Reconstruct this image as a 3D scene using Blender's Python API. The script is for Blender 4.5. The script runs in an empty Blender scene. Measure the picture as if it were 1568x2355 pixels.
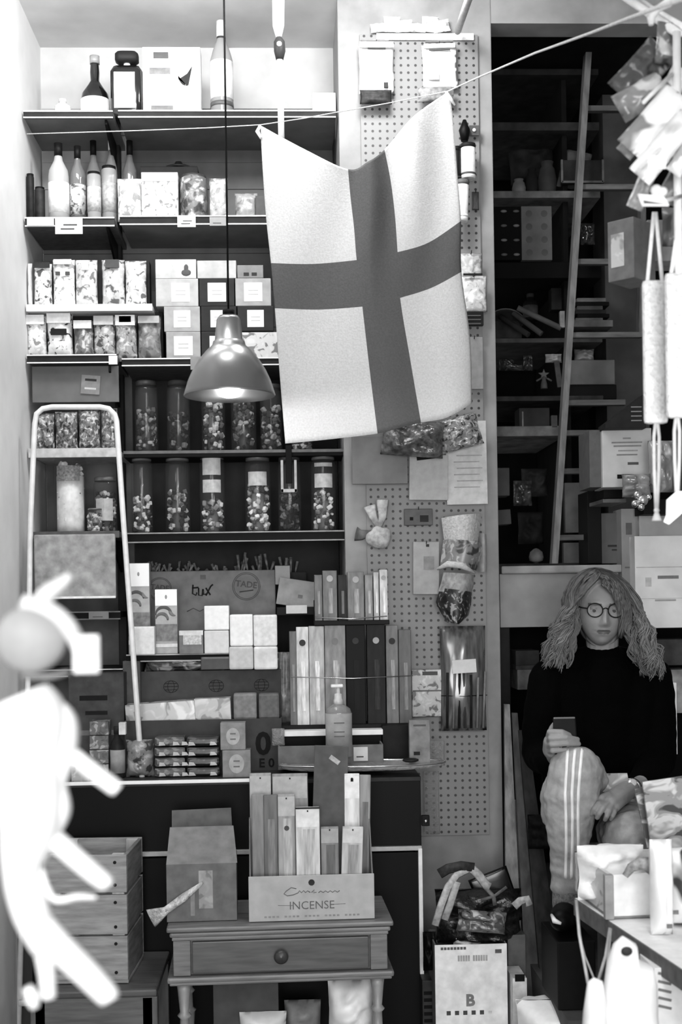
import bpy, bmesh, math, random
from mathutils import Vector, Matrix, Euler, noise
from mathutils.bvhtree import BVHTree
R=random.Random(7); PI=math.pi
SC=bpy.context.scene; COL=SC.collection
# ---------------- camera, world, lights, exposure ----------------
CAM=Vector((0,-4.6,1.6)); F=3000.0; HY=1380.0
ROT=(Matrix.Rotation(-0.04,3,'Z')@Matrix.Rotation(PI/2,3,'X')@Matrix.Rotation(-0.015,3,'Z'))
cd=bpy.data.cameras.new('camera'); cam=bpy.data.objects.new('camera',cd); COL.objects.link(cam)
cam.matrix_world=Matrix.Translation(CAM)@ROT.to_4x4(); SC.camera=cam
cd.sensor_width=36; cd.sensor_fit='AUTO'; cd.lens=F/2355*36; cd.shift_y=(HY-1177.5)/2355
cd.dof.use_dof=True; cd.dof.focus_distance=4.25; cd.dof.aperture_fstop=3.8; cd.clip_start=.02
def X(px,py,Y):
    d=ROT@Vector(((px-784)/F,-(py-HY)/F,-1)); t=(Y-CAM.y)/d.y; return CAM+d*t
def S(Y): return F/(Y+4.6)
wd=bpy.data.worlds.new('world'); SC.world=wd; wd.use_nodes=True
wd.node_tree.nodes['Background'].inputs[0].default_value=(.9,.9,.9,1); wd.node_tree.nodes['Background'].inputs[1].default_value=.55
SC.view_settings.view_transform='Standard'; SC.view_settings.look='None'; SC.view_settings.exposure=0.0; SC.view_settings.gamma=1
SC.cycles.max_bounces=6; SC.cycles.diffuse_bounces=3; SC.cycles.transparent_max_bounces=14; SC.cycles.caustics_reflective=False; SC.cycles.caustics_refractive=False
SC.cycles.sample_clamp_indirect=3
def area(name,loc,target,sx,sy,power):
    l=bpy.data.lights.new(name,'AREA'); l.shape='RECTANGLE'; l.size=sx; l.size_y=sy; l.energy=power
    o=bpy.data.objects.new(name,l); COL.objects.link(o); o.location=loc
    o.rotation_euler=(Vector(target)-Vector(loc)).to_track_quat('-Z','Y').to_euler(); return o
area('doorway_daylight',(-.2,-7.6,1.7),(0,0,1.5),2.6,2.6,262)
area('ceiling_lamp_light',(-.75,-.75,3.62),(-.5,.5,3.0),.9,.25,21)
area('stand_fill_light',(-.55,-4.1,1.9),(-.2,-3.2,1.1),.3,.3,4)  # unseen area light added to overexpose the near left stand
area('lower_right_light',(.75,-2.9,1.75),(.75,-1.4,.85),.35,.35,9)  # area light aimed at the lower right table
area('pegboard_fill_light',(.28,-.75,3.6),(.28,-.05,2.9),.25,.25,15)  # extra unseen light added to brighten the top of the pegboard
pl=bpy.data.lights.new('ceiling_fill_light','POINT'); pl.energy=18; pl.shadow_soft_size=.08; po=bpy.data.objects.new('ceiling_fill_light',pl); COL.objects.link(po); po.location=(-.25,-1.3,3.42)  # point light added out of view as an uplight to whiten the ceiling
# ---------------- materials ----------------
MC={}
def lin(v):
    v=v/255.; return v/12.92 if v<.04045 else ((v+.055)/1.055)**2.4
def col(v):
    a=min(lin(v)/1.05,.9); a*=min(1,(max(v,1)/130)**.45); return (a,a,a,1)
def _new(k):
    m=bpy.data.materials.new(k); m.use_nodes=True; nt=m.node_tree; return m,nt,nt.nodes['Principled BSDF']
def _coord(nt,scale,seed=0):
    tc=nt.nodes.new('ShaderNodeTexCoord'); mp=nt.nodes.new('ShaderNodeMapping')
    s=scale if hasattr(scale,'__len__') else (scale,)*3
    mp.inputs['Scale'].default_value=s; mp.inputs['Location'].default_value=(seed*3.7,seed*1.3,seed*2.1)
    nt.links.new(tc.outputs['Object'],mp.inputs[0]); return mp
def M(v,r=.6,n=.12,s=18,metal=0,spec=.4,seed=0,bump=0):
    k=('M',v,r,n,s,metal,spec,seed,bump)
    if k in MC: return MC[k]
    m,nt,b=_new('grey_%d'%v)
    b.inputs['Roughness'].default_value=r; b.inputs['Metallic'].default_value=metal; b.inputs['Specular IOR Level'].default_value=(spec if v>60 or spec>.6 else min(spec,.12)); b.inputs['Roughness'].default_value=(r if v>60 or spec>.6 else max(r,.5))
    mp=_coord(nt,s,seed); no=nt.nodes.new('ShaderNodeTexNoise'); no.inputs['Scale'].default_value=2.0; no.inputs['Detail'].default_value=5; nt.links.new(mp.outputs[0],no.inputs[0])
    cr=nt.nodes.new('ShaderNodeValToRGB'); cr.color_ramp.elements[0].position=.3; cr.color_ramp.elements[1].position=.7
    cr.color_ramp.elements[0].color=col(v*(1-n)); cr.color_ramp.elements[1].color=col(min(255,v*(1+n*.6)))
    nt.links.new(no.outputs[0],cr.inputs[0]); nt.links.new(cr.outputs[0],b.inputs[0])
    if bump:
        bp=nt.nodes.new('ShaderNodeBump'); bp.inputs[0].default_value=bump; bp.inputs['Distance'].default_value=.01
        nt.links.new(no.outputs[0],bp.inputs['Height']); nt.links.new(bp.outputs[0],b.inputs['Normal'])
    MC[k]=m; return m
def PR(a,b_,c,s=25,seed=0,r=.35,stretch=(1,1,1)):
    """printed packaging: blotches of three greys"""
    k=('PR',a,b_,c,s,seed,r,stretch)
    if k in MC: return MC[k]
    m,nt,b=_new('printed_%d_%d'%(a,seed)); b.inputs['Roughness'].default_value=r
    mp=_coord(nt,tuple(s*.62*q for q in stretch),seed)
    no=nt.nodes.new('ShaderNodeTexNoise'); no.inputs['Scale'].default_value=1.7; no.inputs["Detail"].default_value=2; no.inputs["Distortion"].default_value=.8; nt.links.new(mp.outputs[0],no.inputs[0])
    cr=nt.nodes.new('ShaderNodeValToRGB'); e=cr.color_ramp.elements
    e[0].position=.36; e[0].color=col(c); e[1].position=.46; e[1].color=col(a)
    x=e.new(.56); x.color=col(a); x=e.new(.62); x.color=col(b_)
    nt.links.new(no.outputs[0],cr.inputs[0]); nt.links.new(cr.outputs[0],b.inputs[0])
    MC[k]=m; return m
def GLASS(v=235,al=.25,r=.08,wr=0):
    k=('GL',v,al,r,wr)
    if k in MC: return MC[k]
    m,nt,b=_new('clear_%d'%v); b.inputs['Base Color'].default_value=col(v); b.inputs['Roughness'].default_value=r
    b.inputs['Alpha'].default_value=al; b.inputs['Specular IOR Level'].default_value=.9
    if wr:
        mp=_coord(nt,wr); no=nt.nodes.new('ShaderNodeTexNoise'); no.inputs['Detail'].default_value=4; nt.links.new(mp.outputs[0],no.inputs[0])
        bp=nt.nodes.new('ShaderNodeBump'); bp.inputs[0].default_value=1; bp.inputs['Distance'].default_value=.02
        nt.links.new(no.outputs[0],bp.inputs['Height']); nt.links.new(bp.outputs[0],b.inputs['Normal'])
    MC[k]=m; return m
def EMIT(st):
    k=('E',st)
    if k in MC: return MC[k]
    m,nt,b=_new('glowing_bulb'); b.inputs['Emission Color'].default_value=(1,1,1,1); b.inputs['Emission Strength'].default_value=st; MC[k]=m; return m
def WOOD(v,st=(3,3,60),seed=0,r=.5,n=.3):
    k=('W',v,st,seed,r,n)
    if k in MC: return MC[k]
    m=M(v,r,n,st,0,.4,seed+.11); MC[k]=m; return m
# ---------------- mesh helpers ----------------
def box(bm,c,s,bev=0,rot=None,mi=0):
    r=bmesh.ops.create_cube(bm,size=1); vs=r['verts']
    bmesh.ops.scale(bm,vec=s,verts=vs)
    if bev:
        es=list({e for v in vs for e in v.link_edges})
        q=bmesh.ops.bevel(bm,geom=es,offset=min(bev,min(s)*.45),segments=2,affect='EDGES',profile=.6); vs=list({v for f in q['faces'] for v in f.verts}|{v for v in vs if v.is_valid})
    fs={f for v in vs for f in v.link_faces}
    for f in fs: f.material_index=mi
    if rot: bmesh.ops.rotate(bm,cent=(0,0,0),matrix=Euler(rot).to_matrix(),verts=vs)
    bmesh.ops.translate(bm,vec=c,verts=vs)
def lathe(bm,prof,c=(0,0,0),n=24,mi=0,sx=1,sy=1,power=2):
    rings=[]
    for r,z in prof:
        ring=[]
        for i in range(n):
            a=2*PI*i/n; ca,sa=math.cos(a),math.sin(a)
            if power!=2:
                q=(abs(ca)**power+abs(sa)**power)**(-1/power); ca*=q; sa*=q
            ring.append(bm.verts.new((c[0]+r*ca*sx,c[1]+r*sa*sy,c[2]+z)))
        rings.append(ring)
    for a,b in zip(rings,rings[1:]):
        for i in range(n):
            f=bm.faces.new((a[i],a[(i+1)%n],b[(i+1)%n],b[i])); f.material_index=mi; f.smooth=True
    if prof[0][0]>1e-4: bm.faces.new(rings[0][::-1]).material_index=mi
    if prof[-1][0]>1e-4: bm.faces.new(rings[-1]).material_index=mi
def tube(bm,pts,r,n=10,mi=0,flat=1,closed=False):
    pts=[Vector(p) for p in pts]; N=len(pts); rings=[]; up=None
    for i,p in enumerate(pts):
        t=(pts[min(i+1,N-1)]-pts[max(i-1,0)])
        if t.length<1e-9: t=Vector((0,0,1))
        t.normalize()
        if up is None:
            up=Vector((0,1,0)) if abs(t.y)<.9 else Vector((1,0,0))
        u=(up-t*up.dot(t)); u.normalize(); up=u; w=t.cross(u)
        rr=r[i] if hasattr(r,'__len__') else r
        rings.append([bm.verts.new(p+w*math.cos(2*PI*k/n)*rr+u*math.sin(2*PI*k/n)*rr*flat) for k in range(n)])
    for a,b in zip(rings,rings[1:]):
        for k in range(n):
            f=bm.faces.new((a[k],a[(k+1)%n],b[(k+1)%n],b[k])); f.smooth=True; f.material_index=mi
    for q in (rings[0][::-1],rings[-1]):
        f=bm.faces.new(q); f.material_index=mi
def ball(bm,c,r,sc=(1,1,1),mi=0,sub=2):
    q=bmesh.ops.create_icosphere(bm,subdivisions=sub,radius=r); vs=q['verts']
    bmesh.ops.scale(bm,vec=sc,verts=vs); bmesh.ops.translate(bm,vec=c,verts=vs)
    for f in {f for v in vs for f in v.link_faces}: f.smooth=True; f.material_index=mi
def slab(bm,pts,thick,mi=0,ax=None):
    """polygon of 3-D points given thickness along -normal (or ax)"""
    pts=[Vector(p) for p in pts]
    n=Vector(ax) if ax else (pts[1]-pts[0]).cross(pts[-1]-pts[0]).normalized()
    a=[bm.verts.new(p) for p in pts]; b=[bm.verts.new(p+n*thick) for p in pts]
    fs=[bm.faces.new(a),bm.faces.new(b[::-1])]
    for i in range(len(pts)): fs.append(bm.faces.new((a[i],b[i],b[(i+1)%len(pts)],a[(i+1)%len(pts)])))
    for f in fs: f.material_index=mi
def pillow(bm,w,h,d,wr=.15,nx=14,nz=16,seed=0,mi=0,crimp=True,p=2.2):
    """sealed bag lying in xz plane, base z=0"""
    for sg in (-1,1):
        g=[]
        for j in range(nz+1):
            v=j/nz; row=[]
            for i in range(nx+1):
                u=i/nx*2-1; vv=v*2-1
                t=max(0,(1-abs(u)**p))**.55*max(0,(1-abs(vv)**(p+1)))**.6
                nn=noise.noise(Vector((u*2.1+seed*5,vv*2.5,seed*3.3+sg)))
                row.append(bm.verts.new((u*w/2*(1-.05*(1-abs(vv))*abs(u)),sg*(d/2*t*(1+wr*2.5*nn))+(wr*d*.2*nn),h*v)))
            g.append(row)
        for j in range(nz):
            for i in range(nx):
                q=(g[j][i],g[j][i+1],g[j+1][i+1],g[j+1][i]); f=bm.faces.new(q if sg<0 else q[::-1]); f.smooth=True; f.material_index=mi
    bmesh.ops.remove_doubles(bm,verts=bm.verts,dist=.0004)
def nb(): return bmesh.new()
def mk(name,bm,mats,parent=None,loc=(0,0,0),rot=(0,0,0)):
    me=bpy.data.meshes.new(name); bmesh.ops.recalc_face_normals(bm,faces=bm.faces); bm.to_mesh(me); bm.free()
    for m in (mats if isinstance(mats,(list,tuple)) else [mats]): me.materials.append(m)
    o=bpy.data.objects.new(name,me); COL.objects.link(o); o.location=loc; o.rotation_euler=rot
    if parent: o.parent=parent
    return o
def tag(o,label,cat,group=None,kind=None):
    o['label']=label; o['category']=cat
    if group: o['group']=group
    if kind: o['kind']=kind
    return o
def E(name,label,cat,loc,rot=(0,0,0),group=None):
    o=bpy.data.objects.new(name,None); COL.objects.link(o); o.empty_display_size=.05; o.location=loc; o.rotation_euler=rot
    return tag(o,label,cat,group)
def struct(name,bm,m):
    o=mk(name,bm,m); o['kind']='structure'; return o
def ST(name,p0,p1,m,bev=0):
    bm=nb(); p0=Vector(p0); p1=Vector(p1); box(bm,(p0+p1)/2,[abs(a) for a in (p1-p0)],bev); return struct(name,bm,m)
def dup(root,loc,rot=None,label=None,group=None):
    r=root.copy(); COL.objects.link(r); r.location=loc
    if rot is not None: r.rotation_euler=rot
    if label: r['label']=label
    if group: r['group']=group
    for ch in list(root.children):
        c=ch.copy(); COL.objects.link(c); c.parent=r
        for g in ch.children: q=g.copy(); COL.objects.link(q); q.parent=c
    return r
def text(parent,s,size,loc,m,name='lettering',rot=(PI/2,0,0),ext=.0006,bold=0,shear=0,kind=None):
    cu=bpy.data.curves.new('t','FONT'); cu.body=s; cu.size=size; cu.extrude=ext; cu.align_x='CENTER'; cu.align_y='CENTER'; cu.offset=bold; cu.shear=shear; cu.resolution_u=3
    t=bpy.data.objects.new('t',cu); COL.objects.link(t); bpy.context.view_layer.update()
    me=bpy.data.meshes.new_from_object(t.evaluated_get(bpy.context.evaluated_depsgraph_get())); bpy.data.objects.remove(t)
    me.materials.clear(); me.materials.append(m)
    o=bpy.data.objects.new(name,me); COL.objects.link(o); o.location=loc; o.rotation_euler=rot
    if parent: o.parent=parent
    return o
def patch(parent,name,cx,cz,w,h,y,m,th=.0012,ry=0,label=None,bev=0):
    bm=nb(); box(bm,(0,0,0),(w,th,h),bev); o=mk(name,bm,m,parent,(cx,y-th/2,cz),(0,ry,0))
    if label: o['label']=label
    return o
def stroke(parent,name,pts,r,m,y,closed=False):
    bm=nb(); tube(bm,[(p[0],y,p[1]) for p in pts],r,6,flat=.4); return mk(name,bm,m,parent)
def circle(n,r,cx=0,cz=0,a0=0,a1=2*PI): return [(cx+r*math.cos(a0+(a1-a0)*i/n),cz+r*math.sin(a0+(a1-a0)*i/n)) for i in range(n+1)]
def place(x0,y0,x1,y1,Y,bz=None):
    """pixel rectangle at plane Y -> base centre, width, height"""
    c=X((x0+x1)/2,y1,Y); t=X((x0+x1)/2,y0,Y); w=abs(X(x1,(y0+y1)/2,Y).x-X(x0,(y0+y1)/2,Y).x)
    z=c.z if bz is None else bz
    return Vector((c.x,Y,z)),w,max(t.z-z,.004)
def B(name,label,cat,x0,y0,x1,y1,Y,d,m,bz=None,group=None,pt=(),rz=0,ry=0,rx=0,bev=.002):
    """box item, front face on plane Y; pt = label patches (name,fx,fz,fw,fh,material) in fractions of the front"""
    p,w,h=place(x0,y0,x1,y1,Y,bz); bm=nb(); box(bm,(0,0,h/2),(w,d,h),bev)
    o=mk(name,bm,m,None,(p.x,Y+d/2,p.z),(rx,ry,rz)); tag(o,label,cat,group)
    for q in pt: patch(o,q[0],(q[1]-.5)*w,q[2]*h,q[3]*w,q[4]*h,-d/2,q[5],.0012,q[6] if len(q)>6 else 0)
    return o,w,h
def BAG(name,label,cat,x0,y0,x1,y1,Y,d,m,bz=None,group=None,pt=(),ry=0,rx=0,seed=None,wr=.15,hd=None,rz=0):
    p,w,h=place(x0,y0,x1,y1,Y,bz); bm=nb(); pillow(bm,w,h,d,wr,seed=R.random()*9 if seed is None else seed)
    o=mk(name,bm,m,None,(p.x,Y+d/2,p.z),(rx,ry,rz)); tag(o,label,cat,group)
    for q in pt: patch(o,q[0],(q[1]-.5)*w,q[2]*h,q[3]*w,q[4]*h,-d/2*.93-.003,q[5],.006,q[6] if len(q)>6 else 0)
    return o,w,h
def bottle(label,x0,x1,ytop,ybot,Y,body,cap,lab,bz=None,style='wine',group=None,name='bottle',capn='cap'):
    p,w,h=place(x0,ytop,x1,ybot,Y,bz); r=w/2
    o=E(name,label,'bottle',(p.x,Y+r,p.z),group=group)
    P={'wine':[(.9,0),(1,.01),(1,.58),(.92,.66),(.45,.78),(.36,.84),(.36,.97),(.0,.97)],
       'round':[(.92,0),(1,.03),(1,.3),(.9,.42),(.5,.55),(.3,.62),(.33,.75),(.28,.9),(.28,.96),(0,.96)],
       'tall':[(.9,0),(1,.01),(1,.6),(.75,.7),(.42,.8),(.35,.86),(.35,.96),(0,.96)],
       'tube':[(.95,0),(1,.02),(1,.93),(.8,.97),(.8,.99),(0,.99)],
       'stub':[(.9,0),(1,.02),(1,.62),(.8,.72),(.45,.78),(.45,.95),(0,.95)]}[style]
    bm=nb(); lathe(bm,[(a*r,b*h) for a,b in P],n=20); mk('body',bm,body,o)
    cz={'wine':(.84,.40),'round':(.88,.34),'tall':(.84,.40),'tube':(.9,.9),'stub':(.86,.5)}[style]
    bm=nb(); lathe(bm,[(cz[1]*r,cz[0]*h),(cz[1]*r*1.02,h),(0,h)],n=16); mk(capn,bm,cap,o)
    if lab:
        lo,hi={'wine':(.12,.5),'round':(.04,.32),'tall':(.2,.58),'tube':(.2,.7),'stub':(.1,.55)}[style]
        bm=nb(); lathe(bm,[(r*1.02,lo*h),(r*1.02,hi*h)],n=20); mk('label',bm,lab,o)
    return o
# ---------------- setting ----------------
Z=lambda px,py,Y: X(px,py,Y).z
XX=lambda px,py,Y: X(px,py,Y).x
ZC=Z(440,110,.37)
xL=XX(58,800,0)                     # left wall plane
xC0=XX(790,1000,-.05); xC1=XX(1143,1000,-.05)   # column faces
xR=1.75
ST('floor',(xL-.1,-9,-.05),(xR+.1,1.7,0),M(120,.5,.2,3))
ST('ceiling',(xL-.1,-6.2,ZC),(xR+.1,1.7,ZC+.08),M(225,.8,.08,2))
ST('wall_left',(xL-.08,-6.2,0),(xL,.45,ZC),M(235,.7,.04,3))
ST('wall_right',(xR,-6.2,0),(xR+.08,1.7,ZC),M(150,.8,.1,3))
ST('wall_back',(xL,.37,0),(xC0,.45,ZC),M(195,.8,.06,4))
# pillar, painted
pz=[M(138,.75,.1,5,bump=.25)]
ST('trim_1',(xC0,-.05,0),(xC1,.62,ZC),pz[0],.004)
# alcove
zt=Z(1300,54,-.05)
ST('trim_2',(xC1,-.05,zt),(xR,.06,ZC),M(135,.8,.1,4))
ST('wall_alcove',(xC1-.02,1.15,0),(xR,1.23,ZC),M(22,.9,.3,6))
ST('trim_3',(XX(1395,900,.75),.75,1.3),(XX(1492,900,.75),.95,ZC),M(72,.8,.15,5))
ST('trim_5',(xC1-.01,.06,ZC-.03),(xR,1.15,ZC),M(26,.9,.3,6))  # dark slab added under the bright ceiling, stands in for deep shade
# platform behind the aisle
ST('trim_4',(xC1+.02,-1.0,0),(xR,1.15,.42),M(70,.7,.25,5))
# ledge and apron behind the seated person
la=E('wall_counter','pale panelled ledge with rounded lip behind the seated person','counter',(XX(1400,1300,.1),.1,0))
x0=XX(1150,1370,.1)-la.location.x; x1=xR-la.location.x
bm=nb(); box(bm,((x0+x1)/2,.12,(Z(1300,1300,.07)+Z(1300,1318,.07))/2),(x1-x0,.32,abs(Z(1300,1300,.07)-Z(1300,1318,.07))),.006); mk('ledge_board',bm,M(145,.6,.15,6),la)
za,zb=Z(1300,1318,.1),Z(1300,1441,.1); bm=nb(); box(bm,((x0+x1)/2,.02,(za+zb)/2),(x1-x0,.03,za-zb),.002); mk('apron',bm,M(150,.7,.12,4),la)
for xx in (x0+.02,x1-.03):
    bm=nb(); box(bm,(xx,.1,zb/2+.21),(.04,.12,zb-.42),.003); mk('leg',bm,M(40),la)
# ---------------- gondola shelving ----------------
xS0=XX(62,800,0); xU=XX(276,800,0); xS1=XX(780,800,0)
white=M(235,.4,.03); dark=M(44,.45,.15,9); grey=M(112,.5,.1,6); black=M(12,.35,.2,8)
SH={}
def shelf(key,label,xa,xb,py,pyb,px,strip,deck,depth=.34,gap=.0,edge=True,light=None,Y=0):
    zt=Z(px,py,Y); th=max(Z(px,py,Y)-Z(px,pyb,Y),.006); SH[key]=zt
    o=E('shelf_board',label,'shelf',((xa+xb)/2,Y,zt)); w=abs(xb-xa)
    bm=nb(); box(bm,(0,depth/2+.006,-.012),(w,depth,.02),.002); mk('deck',bm,deck,o)
    bm=nb(); box(bm,(0,0,-th/2),(w,.008,th),.001); mk('price_rail',bm,strip,o)
    if edge:
        for k in (0,1):
            bm=nb(); box(bm,(0,-.006,-.002 if k==0 else -th+.002),(w,.006,.0045),.001); mk('rail_lip',bm,light or white,o)
    return o
LFT='in the left bay of the shelving'; 
shelf('1L','top shelf of the left bay, dark price rail with pale lips',xS0,xU-.012,256,273,160,dark,grey)
shelf('1R','top shelf of the middle bay, dark price rail under the picture box',xU+.006,xS1,255,272,520,dark,grey)
shelf('2L','second shelf of the left bay holding liqueur bottles',xS0,xU-.012,501,522,160,M(60),M(95))
shelf('2R','second shelf of the middle bay with a dark price rail',xU+.006,xS1,497,518,440,dark,grey)
shelf('25L','white slatted shelf under the sweet bags in the left bay',xS0,XX(350,700,0),700,716,160,white,white,edge=False)
shelf('3L','third shelf of the left bay, under the lower sweet bags',xS0,xU-.012,816,836,160,dark,grey)
shelf('3R','third shelf of the middle bay, behind the metal lamp',xU+.006,xS1,824,842,440,dark,M(90))
shelf('4L','white shelf seen through the hoop of the step ladder',xS0,xU-.012,1031,1052,170,M(190),M(200),edge=False)
shelf('4R','thin dark shelf between the two rows of sweet jars',xU+.006,XX(798,1035,0),1035,1042,540,M(95),M(30),edge=False,depth=.2)
shelf('5L','shelf under the tall white jar, hidden by the ladder step',xS0,xU-.012,1222,1238,170,M(90),M(100),edge=False)
shelf('5R','black shelf with pale lips under the lower row of jars',xU+.006,XX(792,1230,0),1223,1246,540,M(14),M(20),light=M(150))
shelf('6R','low black shelf with pale lips carrying the soap boxes',xU+.006,XX(640,1500,0),1505,1522,320,M(14),M(40),light=M(190))
shelf('7L','low black shelf with pale lips behind the blurred rack',xS0,XX(284,1500,0),1538,1555,240,M(14),M(60),light=M(190))
shelf('6L','shelf with a price card behind the blurred round hanger',xS0,xU-.012,1406,1425,230,M(14),M(20),light=M(110))
# back panels of the unit
bk=E('shelf_back_panel','dark back panel of the shelving behind the jars','panel',((xU+xS1)/2,.345,1.0))
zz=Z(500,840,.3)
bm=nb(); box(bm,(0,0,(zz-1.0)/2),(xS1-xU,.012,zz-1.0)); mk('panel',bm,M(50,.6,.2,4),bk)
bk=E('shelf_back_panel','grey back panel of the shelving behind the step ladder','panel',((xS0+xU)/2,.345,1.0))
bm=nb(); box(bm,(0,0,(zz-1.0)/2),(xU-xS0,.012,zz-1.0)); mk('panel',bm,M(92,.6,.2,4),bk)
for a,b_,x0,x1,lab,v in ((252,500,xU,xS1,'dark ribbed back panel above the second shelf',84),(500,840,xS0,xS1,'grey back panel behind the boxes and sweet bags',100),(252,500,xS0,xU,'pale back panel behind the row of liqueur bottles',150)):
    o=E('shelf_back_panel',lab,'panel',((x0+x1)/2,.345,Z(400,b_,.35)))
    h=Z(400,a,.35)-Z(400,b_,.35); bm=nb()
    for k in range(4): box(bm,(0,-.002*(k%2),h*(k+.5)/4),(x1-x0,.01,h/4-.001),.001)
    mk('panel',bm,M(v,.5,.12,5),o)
# uprights with brackets
for px,lab in ((276,'slotted upright between the left and middle shelf bays'),(783,'slotted upright at the right end of the shelving beside the pillar')):
    x=XX(px,900,.3); zt=Z(px,262,.3); o=E('shelf_upright',lab,'upright',(x,.3,.95))
    bm=nb(); box(bm,(0,0,(zt-.95)/2),(.03,.05,zt-.95),.003); mk('post',bm,M(40,.4),o)
    for k in ('1R','2R','3R','5R'):
        bm=nb(); z=SH[k]-.95-.02
        slab(bm,[(-.004,-.03,z),(-.004,-.28,z-.0),(-.004,-.28,z-.02),(-.004,-.03,z-.11)],.008,ax=(1,0,0)); mk('bracket',bm,M(28,.4),o)
# price cards on rails
def card(label,x0,y0,x1,y1,Y=-.012,v=225,lines=1,name='price_card',group=None,m=None):
    o,w,h=B(name,label,'price card',x0,y0,x1,y1,Y-.003,.003,m or M(v,.5,.05),group=group,bev=.0005)
    for i in range(lines):
        patch(o,'printed_line',(-.05+.1*(i%2))*w,h*(.3+.25*i),w*.5,h*.09,-.0015,M(70),.0006)
    return o
card('white price card under the two tall liqueur bottles',127,500,190,538,lines=2)
card('long white price strip at the far left of the second shelf',62,499,124,519,lines=0)
card('white price card on the rail left of the dark lamp cord',408,497,450,522,lines=2)
card('faint grey price card just beside the lamp cord',482,499,520,519,v=140)
card('small pale card at the right end of the left third shelf rail',250,818,270,838,v=230,lines=0)
card('grey price card on the rail behind the lamp shade',438,820,480,850,v=130,lines=0)
card('price card in the black rail above the blurred tag',204,1406,250,1424,v=120)
card('price card in the black rail left of the incense boxes',658,1392,706,1411,Y=-.02,v=190,lines=0)
# brushed card stuck on panel
o,w,h=B('sticker','torn grey sticker on the panel above the ladder hoop','sticker',184,862,228,906,.02,.003,M(125,.4,.1),ry=.08)
patch(o,'printed_line',0,h*.75,w*.6,h*.12,-.0015,M(60),.0006); patch(o,'printed_line',0,h*.3,w*.6,h*.1,-.0015,M(190),.0006)
o.location.y=.028
bm=nb(); za,zb=Z(160,842,.03),Z(160,925,.03); box(bm,(0,0,0),(xU-xS0-.02,.01,za-zb),.001); o=mk('valance_panel',bm,M(98,.55,.15,4),None,((xS0+xU)/2,.036,(za+zb)/2)); tag(o,'grey metal valance panel above the ladder hoop','panel')

# ---------------- top shelf goods ----------------
gdark=M(22,.12,.2,9,spec=.8); paper=M(248,.6,.03); gclear=GLASS(225,.35); gl2=GLASS(170,.45)
z=SH['1L']
bottle('round dark liqueur bottle with a pale label on the top shelf',181,248,116,250,.05,gdark,M(150,.3),paper,z,'round')
b1=bottle('faint squat glass tumbler at the far left of the top shelf',122,160,222,250,.05,GLASS(240,.5),GLASS(240,.5),None,z,'stub',name='tumbler')
p,w,h=place(253,112,328,250,.05,z)
o=E('bottle','square dark liqueur bottle with a wide square cap on the top shelf','bottle',(p.x,.05+.04,p.z))
bm=nb(); lathe(bm,[(.9,0),(1,.03*h/w),(1,.68*h/w*1),(.8,.76*h/w)],n=28,power=6,sx=1,sy=.7); bmesh.ops.scale(bm,vec=(w/2,w/2,w/2*1.0),verts=bm.verts)
zmax=max(v.co.z for v in bm.verts); bmesh.ops.scale(bm,vec=(1,1,h*.77/zmax),verts=bm.verts); mk('body',bm,gdark,o)
bm=nb(); lathe(bm,[(w*.12,h*.76),(w*.1,h*.86)],n=16); mk('neck',bm,M(235,.2),o)
bm=nb(); lathe(bm,[(w*.26,h*.84),(w*.36,h*.88),(w*.36,h*.97),(w*.3,h)],n=24,power=5,sy=.7); mk('cap',bm,M(45,.4),o)
patch(o,'label',-w*.05,h*.39,w*.64,h*.53,-w*.36,paper,.002)
o,w,h=B('picture_box','white picture box printed with a bottle and a cocktail glass','box',329,108,462,250,.06,.08,M(250,.5,.02),z)
y=-.041
patch(o,'printed_stopper',-w*.18,h*.88,w*.26,h*.09,y,M(80,.5),.001,bev=.006); patch(o,'printed_shoulder',-w*.2,h*.66,w*.36,h*.09,y,M(120,.5,.2),.001,bev=.006)
patch(o,'printed_foot',-w*.17,h*.13,w*.38,h*.08,y,M(105,.5,.2),.001,bev=.005)
bm=nb(); pts=[(w*.12,y-.001,h*.54)]+[(w*(.25+.14*math.cos(a)),y-.001,h*(.62+.17*math.sin(a))) for a in [PI*1.05+.19*k for k in range(10)]]+[(w*.36,y-.001,h*.73),(w*.27,y-.001,h*.62)]
slab(bm,pts,.0012); mk('printed_cocktail_glass',bm,M(55,.4),o)
bm=nb(); tube(bm,[(w*.24,y,h*.47),(w*.24,y,h*.14)],.0012,6); mk('printed_stem',bm,M(215),o)
bt=bottle('tall pale bottle with a white capsule, behind the lamp cord on the top shelf',483,536,38,250,.05,GLASS(160,.75),M(225,.3),M(250),SH['1R'],'tall')
bm=nb(); p,w,h=place(483,38,536,250,.05,SH['1R']); lathe(bm,[(w*.2,h*.80),(w*.2,h*.87)],n=16); mk('neck_band',bm,M(60,.4),bt)
bm=nb(); lathe(bm,[(w*.515,h*.12),(w*.515,h*.165)],n=20); mk('foot_band',bm,M(90,.4),bt)
o,w,h=B('small_carton','small bright white carton alone at the right of the top shelf','box',719,213,772,252,.06,.06,M(250),SH['1R'])
patch(o,'printed_mark',0,h*.12,w*.6,h*.2,-.03,M(140),.001)
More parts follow.
